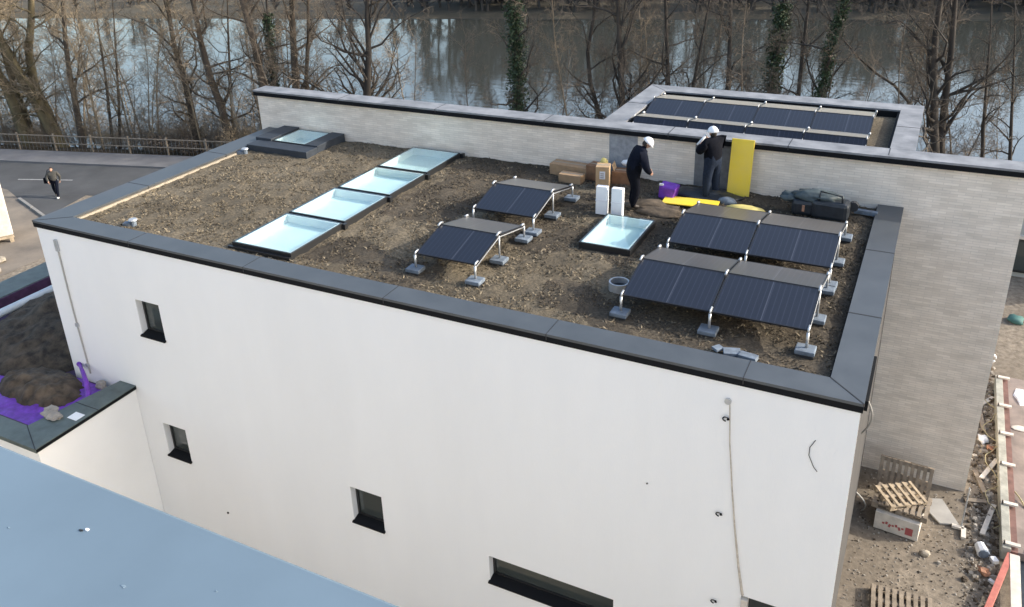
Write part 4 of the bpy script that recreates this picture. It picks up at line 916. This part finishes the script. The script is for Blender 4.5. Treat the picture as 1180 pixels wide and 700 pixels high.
# ------------------------------------------------------------------ trees
def wiggle(p, d, L_, n, up, wob, rng):
    pts = [p.copy()]; d = d.normalized()
    for i in range(n):
        d = (d + Vector((rng.gauss(0,wob),rng.gauss(0,wob),rng.gauss(0,wob)+up))).normalized()
        p = p + d*(L_/n); pts.append(p.copy())
    return pts
def limb(mb, tw, p, d, L_, r, rng, lev, dens, up=.085):
    n = 5 if lev == 0 else (4 if lev == 1 else 2)
    pts = wiggle(p, d, L_, n, up, (.27,.22)[lev] if lev < 2 else .28, rng)
    tgt = mb if lev < 1 else tw
    tgt.tube(pts, [r*(1-.8*i/n) for i in range(n+1)], 5 if lev == 0 else 3, cap=False)
    if lev >= 3: return
    cnt = int((7,7,9)[lev]*dens + rng.random())
    for k in range(cnt):
        u = .2 + .8*(k+rng.random())/cnt; i = min(n-1,int(u*n)); q = pts[i].lerp(pts[i+1], u*n-i)
        ax = (pts[i+1]-pts[i]).normalized(); pr = ax.orthogonal(); pr.rotate(Matrix.Rotation(rng.uniform(0,2*PI),3,ax))
        nd = ax*rng.uniform(.5,.9) + pr*rng.uniform(.5,.9)
        limb(mb, tw, q, nd, L_*rng.uniform(.35,.55)*(1-.35*u), max(.005, r*(.42 if lev < 2 else .5)*(1-.4*u)), rng, lev+1, dens, up)
def make_tree(nm, label, r, path, dens, ivy, k):
    rng = random.Random(100+k)
    pts = [Vector(p) for p in path]
    s0 = pts[0].dot(NN); g = gz(s0)
    if pts[0].z > g-.1:
        d = pts[1]-pts[0]; pts.insert(0, pts[0] - d*((pts[0].z-(g-.15))/max(.3,d.z)) if abs(d.x/max(.1,d.z)) < .6 else Vector((pts[0].x,pts[0].y,g-.15)))
    base = pts[0].copy(); base.z = g
    d = (pts[-1]-pts[-2]).normalized(); p = pts[-1].copy(); top = g + rng.uniform(12,15)*(.75 if r < .16 else 1)
    while p.z < top:
        d = (d + Vector((rng.gauss(0,.08),rng.gauss(0,.08),.16))).normalized(); p = p + d*1.3; pts.append(p.copy())
    # smooth resample
    H = sum((pts[i+1]-pts[i]).length for i in range(len(pts)-1)); acc = 0; rad = []
    for i, q in enumerate(pts):
        if i: acc += (q-pts[i-1]).length
        rad.append(max(.02, r*(1-.82*(acc/H)**.9)) * (1.18 if i == 0 else 1))
    t = thing(nm, label, 'tree', tuple(base))
    tr = MB(); tr.tube(pts, rad, 9)
    tw = MB()
    spread = nm in ('spreading_tree','twin_tree'); n = int((22 if not spread else 25)*dens*(1 if k < 15 else .8)); 
    for i in range(n):
        u = .14 + .86*((i+rng.random())/n)**1.35; a = u*H; acc = 0
        for j in range(len(pts)-1):
            l = (pts[j+1]-pts[j]).length
            if acc+l >= a: break
            acc += l
        q = pts[j].lerp(pts[j+1], min(1,(a-acc)/l)); rr = rad[j]
        th = rng.uniform(0,2*PI); el = rng.uniform(.3,1.15) if not spread else rng.uniform(.4,1.0)
        nd = Vector((math.cos(th)*math.cos(el), math.sin(th)*math.cos(el), math.sin(el)))
        LL = rng.uniform(2.0,4.2)*(1.25 if spread else 1)*(.6 if r < .13 else 1)
        limb(tr, tw, q, nd, LL, max(.018, min(rr*.45, .11 if spread else .075)), rng, 0, 1.0 if r > .13 else .75)
    tone = {'leaning_tree':('barkyel','twigt'),'ivy_tree':('barkd','twigd'),'spreading_tree':('barkd','twigd'),'twin_tree':('barkd','twigd'),'crooked_tree':('barkd','twigd'),'sapling_tree':('bark','twigt')}.get(nm, ('bark','twig') if k < 15 else ('barkd','twigd'))
    tr.build('trunk', M[tone[0]], t, smooth=True); tw.build('crown', M[tone[1]], t)
    if ivy:
        iv = MB(); rr = (.35,.55)[ivy-1]
        for i in range(3800*ivy):
            u = rng.random()**.8*.72; a = u*H; acc = 0
            for j in range(len(pts)-1):
                l = (pts[j+1]-pts[j]).length
                if acc+l >= a: break
                acc += l
            q = pts[j].lerp(pts[j+1], min(1,(a-acc)/l)); th = rng.uniform(0,2*PI)
            rad_ = rad[j] + rr*rng.random()**1.5*(.6+.8*abs(noise.noise(Vector((q.z*.8,th,k)))))
            c = q + Vector((math.cos(th)*rad_, math.sin(th)*rad_, rng.uniform(-.1,.1))); s = rng.uniform(.04,.085)
            ax = Vector((rng.gauss(0,1),rng.gauss(0,1),rng.gauss(0,1))).normalized(); b1 = ax.orthogonal().normalized()*s; b2 = ax.cross(b1)
            iv.add([c+b1,c+b2*.8,c-b1,c-b2*.8],[(0,1,2,3)])
        iv.build('ivy', M['ivy'], t)
    return t
TREES = [
 ('leaning_tree', 'thick leaning tree at the far left, its trunk bent left over the fence', 0.408, [[-50.14, 31.99, -7.75], [-50.34, 31.94, -5.25], [-50.63, 31.86, -3.79], [-51.39, 31.66, -2.31]], 1, 0),
 ('leaning_tree', 'thin dark stem rising beside the thick leaning tree at the far left', 0.247, [[-50.3, 32.57, -7.83], [-50.49, 32.52, -5.69], [-50.75, 32.45, -3.61], [-50.85, 32.42, -1.9], [-50.86, 32.42, -0.34]], 0.8, 0),
 ('leaning_tree', 'yellow-brown leaning tree with a broad trunk second in from the left edge', 0.432, [[-48.1, 32.73, -7.74], [-48.56, 32.61, -6.08], [-49.01, 32.49, -4.89], [-49.7, 32.31, -3.12], [-50.39, 32.13, -1.04]], 1, 0),
 ('leaning_tree', 'yellowish tree forking low beside the broad leaning tree', 0.356, [[-49.04, 33.31, -7.34], [-49.32, 33.23, -5.65], [-49.75, 33.12, -4.12], [-49.57, 33.17, -1.97], [-48.81, 33.37, 0.11]], 1, 0),
 ('bare_tree', 'slim straight tree standing just right of the leaning tree clump', 0.216, [[-46.77, 33.28, -7.87], [-46.59, 33.33, -5.26], [-46.51, 33.35, -3.12], [-46.26, 33.41, -1.05], [-45.85, 33.52, 1.2]], 0.8, 0),
 ('sapling_tree', 'thin dark sapling left of the pair, behind the roadside fence', 0.108, [[-45.09, 34.13, -7.71], [-44.77, 34.21, -5.05], [-44.56, 34.27, -3.18], [-44.4, 34.31, -0.86]], 0.5, 0),
 ('sapling_tree', 'thin pale sapling right of the pair, behind the roadside fence', 0.108, [[-44.99, 34.57, -7.71], [-44.46, 34.71, -5.15], [-44.03, 34.82, -2.47], [-43.6, 34.93, 0.09]], 0.5, 0),
 ('bare_tree', 'dark tree left of the lamp post, forking high above the road end', 0.264, [[-39.6, 35.76, -7.47], [-39.58, 35.77, -5.24], [-39.67, 35.75, -3.41], [-39.93, 35.68, -1.62], [-39.91, 35.69, 0.12], [-39.82, 35.71, 1.1]], 1, 0),
 ('bare_tree', 'forked tree right beside the lamp post with a long limb to the left', 0.282, [[-36.75, 35.68, -6.91], [-36.96, 35.63, -4.97], [-37.31, 35.54, -3.28], [-37.53, 35.48, -1.29], [-37.58, 35.47, 0.74]], 1, 0),
 ('bare_tree', 'slender upright tree rising behind the lamp post', 0.134, [[-38.29, 37.55, -7.51], [-37.93, 37.65, -3.7], [-37.61, 37.73, -1.11], [-37.32, 37.8, 0.89]], 0.6, 0),
 ('bare_tree', 'stout grey tree rising over the left end of the brick parapet', 0.305, [[-34.06, 36.59, -7.04], [-34.34, 36.51, -3.94], [-34.48, 36.48, -1.45], [-34.82, 36.39, 0.94]], 1, 0),
 ('ivy_tree', 'slim ivy-clad tree above the left end of the brick parapet', 0.158, [[-35.0, 37.89, -7.53], [-34.84, 37.93, -3.79], [-34.72, 37.97, -1.5], [-34.57, 38.01, 0.95]], 0.7, 1),
 ('bare_tree', 'pale thick tree, left one of a close pair above the parapet', 0.307, [[-33.01, 37.38, -7.32], [-32.74, 37.45, -3.67], [-32.57, 37.49, -1.29], [-32.35, 37.55, 1.09]], 0.8, 0),
 ('bare_tree', 'dark slender tree, right one of a close pair above the parapet', 0.181, [[-32.91, 38.13, -7.37], [-32.57, 38.22, -3.43], [-32.17, 38.32, -1.18], [-31.9, 38.39, 0.99]], 0.8, 0),
 ('spreading_tree', 'wide spreading tree with many low limbs behind the brick parapet', 0.276, [[-28.89, 38.35, -7.14], [-28.53, 38.44, -4.07], [-28.2, 38.53, -1.71], [-28.12, 38.55, 0.17], [-27.89, 38.61, 2.0]], 1.3, 0),
 ('ivy_tree', 'tree thickly wrapped in dark ivy above the middle of the parapet', 0.219, [[-20.33, 40.78, -7.77], [-20.25, 40.8, -4.91], [-20.25, 40.8, -1.68], [-20.31, 40.79, 1.04]], 0.8, 2),
 ('crooked_tree', 'crooked low tree left of the roof annex, leaning to the left', 0.166, [[-15.33, 42.29, -7.14], [-16.04, 42.11, -4.95], [-16.5, 41.99, -3.3], [-16.64, 41.95, -1.68], [-16.34, 42.03, 0.12]], 1, 0),
 ('spreading_tree', 'tall straight tree with level limbs by the annex corner', 0.234, [[-14.36, 41.92, -6.91], [-14.63, 41.85, -4.19], [-14.81, 41.8, -1.54], [-14.94, 41.77, 1.08]], 1.2, 0),
 ('bare_tree', 'dark tree standing first behind the back edge of the annex roof', 0.165, [[-12.43, 43.77, -6.51], [-12.73, 43.69, -3.4], [-12.92, 43.64, -0.88], [-13.03, 43.61, 0.89]], 0.8, 0),
 ('bare_tree', 'slanting tree leaning right behind the annex solar panels', 0.14, [[-11.5, 43.49, -6.33], [-11.34, 43.54, -3.39], [-11.06, 43.61, -1.22], [-10.77, 43.68, 0.95]], 0.8, 0),
 ('bare_tree', 'straight slim tree behind the middle of the annex roof', 0.184, [[-9.45, 43.82, -6.2], [-9.59, 43.79, -3.4], [-9.65, 43.77, -1.17], [-9.74, 43.74, 0.98]], 0.8, 0),
 ('ivy_tree', 'bushy ivy-covered tree behind the annex roof', 0.187, [[-7.59, 45.54, -6.74], [-7.65, 45.53, -3.89], [-7.65, 45.53, -1.83], [-7.5, 45.57, 0.37]], 0.9, 2),
 ('bare_tree', 'upright tree between the ivy bush and the steeply leaning trunk', 0.16, [[-6.23, 45.07, -6.45], [-6.26, 45.06, -3.8], [-6.26, 45.07, -1.66], [-6.22, 45.07, 0.49]], 0.8, 0),
 ('ivy_tree', 'steeply right-leaning dark trunk behind the annex roof', 0.201, [[-5.3, 44.49, -6.17], [-5.11, 44.54, -3.58], [-4.87, 44.6, -1.27], [-4.5, 44.7, 1.02]], 0.9, 1),
 ('twin_tree', 'left stem of the double tree right of the annex roof', 0.239, [[0.61, 45.61, -7.44], [0.38, 45.55, -6.08], [-0.16, 45.41, -2.61], [-0.39, 45.35, -0.54], [-0.4, 45.35, 1.07]], 1.1, 0),
 ('twin_tree', 'right stem of the double tree right of the annex roof', 0.219, [[0.78, 46.07, -7.34], [0.56, 46.01, -5.3], [0.4, 45.97, -1.43], [0.21, 45.92, 1.01]], 1.1, 0),
 ('bare_tree', 'thin tree near the right edge above the brick wall', 0.109, [[2.71, 46.78, -7.78], [2.39, 46.7, -5.3], [2.08, 46.62, -2.29], [1.89, 46.57, -0.23]], 0.9, 0),
 ('bare_tree', 'thin tree at the extreme right edge above the brick wall', 0.109, [[3.97, 47.52, -7.87], [3.62, 47.43, -5.38], [3.21, 47.32, -2.36], [2.85, 47.23, 0.11]], 0.9, 0),
 ('bare_tree', 'weak bent tree leaning over the right corner of the annex', 0.115, [[-0.49, 47.91, -7.85], [-1.15, 47.74, -4.47], [-1.96, 47.53, -3.57], [-2.84, 47.3, -3.0]], 0.7, 0),
]

for k, (nm, lb, r, path, dens, ivy) in enumerate(TREES): make_tree(nm, lb, r, path, dens, ivy, k)
# bank scrub: many bare shrubs and saplings
def shrub_proto(kind, seed):
    rng = random.Random(seed); mb = MB()
    if kind == 'shrub':
        for i in range(16):
            th = rng.uniform(0,2*PI); el = rng.uniform(.5,1.4)
            limb(mb, mb, Vector((rng.gauss(0,.25),rng.gauss(0,.25),-.1)), Vector((math.cos(th)*math.cos(el),math.sin(th)*math.cos(el),math.sin(el))), rng.uniform(1.4,2.6), .022, rng, 1, 1.25)
    else:
        pts = wiggle(Vector((0,0,-.2)), Vector((rng.gauss(0,.08),rng.gauss(0,.08),1)), rng.uniform(7,9.5), 8, .05, .05, rng)
        mb.tube(pts, [.055*(1-.09*i) for i in range(9)], 5)
        for i in range(30):
            u = .12+.88*i/30; j = min(7,int(u*8)); q = pts[j].lerp(pts[j+1],u*8-j); th = rng.uniform(0,2*PI)
            limb(mb, mb, q, Vector((math.cos(th),math.sin(th),.7)), rng.uniform(.9,2.1), .016, rng, 1, 1.1)
    return mb
rng = random.Random(5)
protos = []
for kind, seed, m in (('shrub',1,'twig'),('shrub',2,'twigt'),('shrub',3,'twigd'),('young',4,'twig'),('young',5,'twigd'),('young',6,'twigt')):
    o = shrub_proto(kind, seed).build('bare_shrub' if kind == 'shrub' else 'young_tree', M[m])
    if kind == 'shrub': tag(o, 'leafless brown shrub in the scrub along the river bank', 'shrub', 'bare shrubs along the river bank')
    else: tag(o, 'thin leafless young tree in the scrub along the river bank', 'tree', 'young trees along the river bank')
    protos.append(o)
used = set()
def place(pi, t, s, sc):
    o = protos[pi]
    if pi in used: o = o.copy(); COL.objects.link(o)
    used.add(pi); o.location = P(t,s); o.rotation_euler = (0,0,rng.uniform(0,6.28)); o.scale = (sc,sc,sc*rng.uniform(.85,1.15))
for i in range(150):
    t = -64 + 78*(i+rng.random())/150
    if t > -24 and rng.random() < .35: continue
    place(rng.choice((0,1,1,2) if t < -25 else (0,0,2)), t, rng.uniform(42.9,47.6), rng.uniform(.6,1.05)*(1 if t < -30 else 1.3))
for i in range(170):
    t = -66 + 82*(i+rng.random())/170
    if t > -24 and rng.random() < .5: continue
    place(rng.choice((3,5,5) if t < -25 else (3,4,4)), t, rng.uniform(43,47.8), rng.uniform(.55,1.2))
# clipped dark bushes near the lamp post
for k,(t_,s_,sc) in enumerate(((-30.6,42.6,1.0),(-28.6,42.4,.8))):
    b = MB(); x,y,z = P(t_,s_)
    for i in range(1500):
        v = Vector((rng.gauss(0,1),rng.gauss(0,1),rng.gauss(0,1))).normalized()*rng.random()**.4; c = Vector((x+v.x*1.1*sc,y+v.y*.7*sc,z+.5*sc+v.z*.55*sc)); s = rng.uniform(.04,.09)
        ax = Vector((rng.gauss(0,1),rng.gauss(0,1),rng.gauss(0,1))).normalized(); b1 = ax.orthogonal().normalized()*s; b2 = ax.cross(b1); b.add([c+b1,c+b2,c-b1],[(0,1,2)])
    tag(b.build('dark_bush', M['twigd']), ('larger low dark bush at the end of the pavement near the lamp post','smaller low dark bush at the end of the pavement near the lamp post')[k], 'bush')
# far bank woods reflected in the river
fw = MB(); rng = random.Random(11)
for i in range(1300):
    t = rng.uniform(-190,120); s = 104.5 + 60*rng.random()**1.5
    if t < -38 and rng.random() < .6: continue
    x,y,z = P(t,s); h = rng.uniform(6,9.5) if t > 0 else (rng.uniform(7.5,11.5) if t > -36 else rng.uniform(2.5,4.5)); p = Vector((x,y,z-.3))
    pts = wiggle(p, Vector((rng.gauss(0,.06),rng.gauss(0,.06),1)), h, 4, .04, .06, rng)
    fw.tube(pts, [.22,.18,.13,.08,.03], 4, cap=False)
    for k in range(60):
        u = .1+.9*rng.random(); j = min(3,int(u*4)); q = pts[j].lerp(pts[j+1],u*4-j); th = rng.uniform(0,2*PI); el = rng.uniform(.1,1.1)
        L_ = rng.uniform(.16,.34)*h; fw.tube(wiggle(q, Vector((math.cos(th)*math.cos(el),math.sin(th)*math.cos(el),math.sin(el))), L_, 2, .1, .2, rng), [.10,.08,.04], 3, cap=False)
tag(fw.build('far_wood', M['far']), 'brown leafless woodland on the far bank of the river', 'woodland', kind='stuff')

# ------------------------------------------------------------------ light, sky, camera
SUN_EL, SUN_AZ = 27, 68          # azimuth from +Y towards +X
wd = bpy.data.worlds.new('World'); S.world = wd; wd.use_nodes = True; nt = wd.node_tree
sk = nt.nodes.new('ShaderNodeTexSky'); sk.sky_type = 'NISHITA'; sk.sun_disc = False; sk.sun_elevation = R(SUN_EL); sk.sun_rotation = R(SUN_AZ)
sk.air_density = 1.15; sk.dust_density = 3.2; sk.ozone_density = 1.1
nt.links.new(sk.outputs[0], nt.nodes['Background'].inputs[0]); nt.nodes['Background'].inputs[1].default_value = .15
sl = bpy.data.lights.new('sun', 'SUN'); sl.energy = 2.3; sl.angle = R(.6); sl.color = (1,.93,.82)
so = bpy.data.objects.new('sun', sl); COL.objects.link(so)
dv = Vector((math.sin(R(SUN_AZ))*math.cos(R(SUN_EL)), math.cos(R(SUN_AZ))*math.cos(R(SUN_EL)), math.sin(R(SUN_EL))))
so.rotation_euler = dv.to_track_quat('Z','Y').to_euler(); so.location = (30,20,40)
cam = bpy.data.cameras.new('camera'); co = bpy.data.objects.new('camera', cam); COL.objects.link(co); S.camera = co
yaw, pit, rol = -.481519207, .396743315, -.0363778424
f = Vector((math.sin(yaw)*math.cos(pit), math.cos(yaw)*math.cos(pit), -math.sin(pit))); r_ = Vector((math.cos(yaw), -math.sin(yaw), 0)); u_ = r_.cross(f)
rt = r_*math.cos(rol) + u_*math.sin(rol); up = u_*math.cos(rol) - r_*math.sin(rol)
m = Matrix((( rt.x,up.x,-f.x,0),(rt.y,up.y,-f.y,0),(rt.z,up.z,-f.z,7.5),(0,0,0,1))); co.matrix_world = m
cam.sensor_fit = 'HORIZONTAL'; cam.sensor_width = 36; cam.lens = 983.9/1180*36; cam.shift_x = (590-581.73)/1180; cam.shift_y = -(350-257.94)/1180
cam.clip_start = .05; cam.clip_end = 4000
S.view_settings.view_transform = 'Standard'; S.view_settings.look = 'None'; S.view_settings.gamma = 1; S.view_settings.exposure = 1.18
for o in bpy.data.objects:
    if '_o' in o: del o['_o']
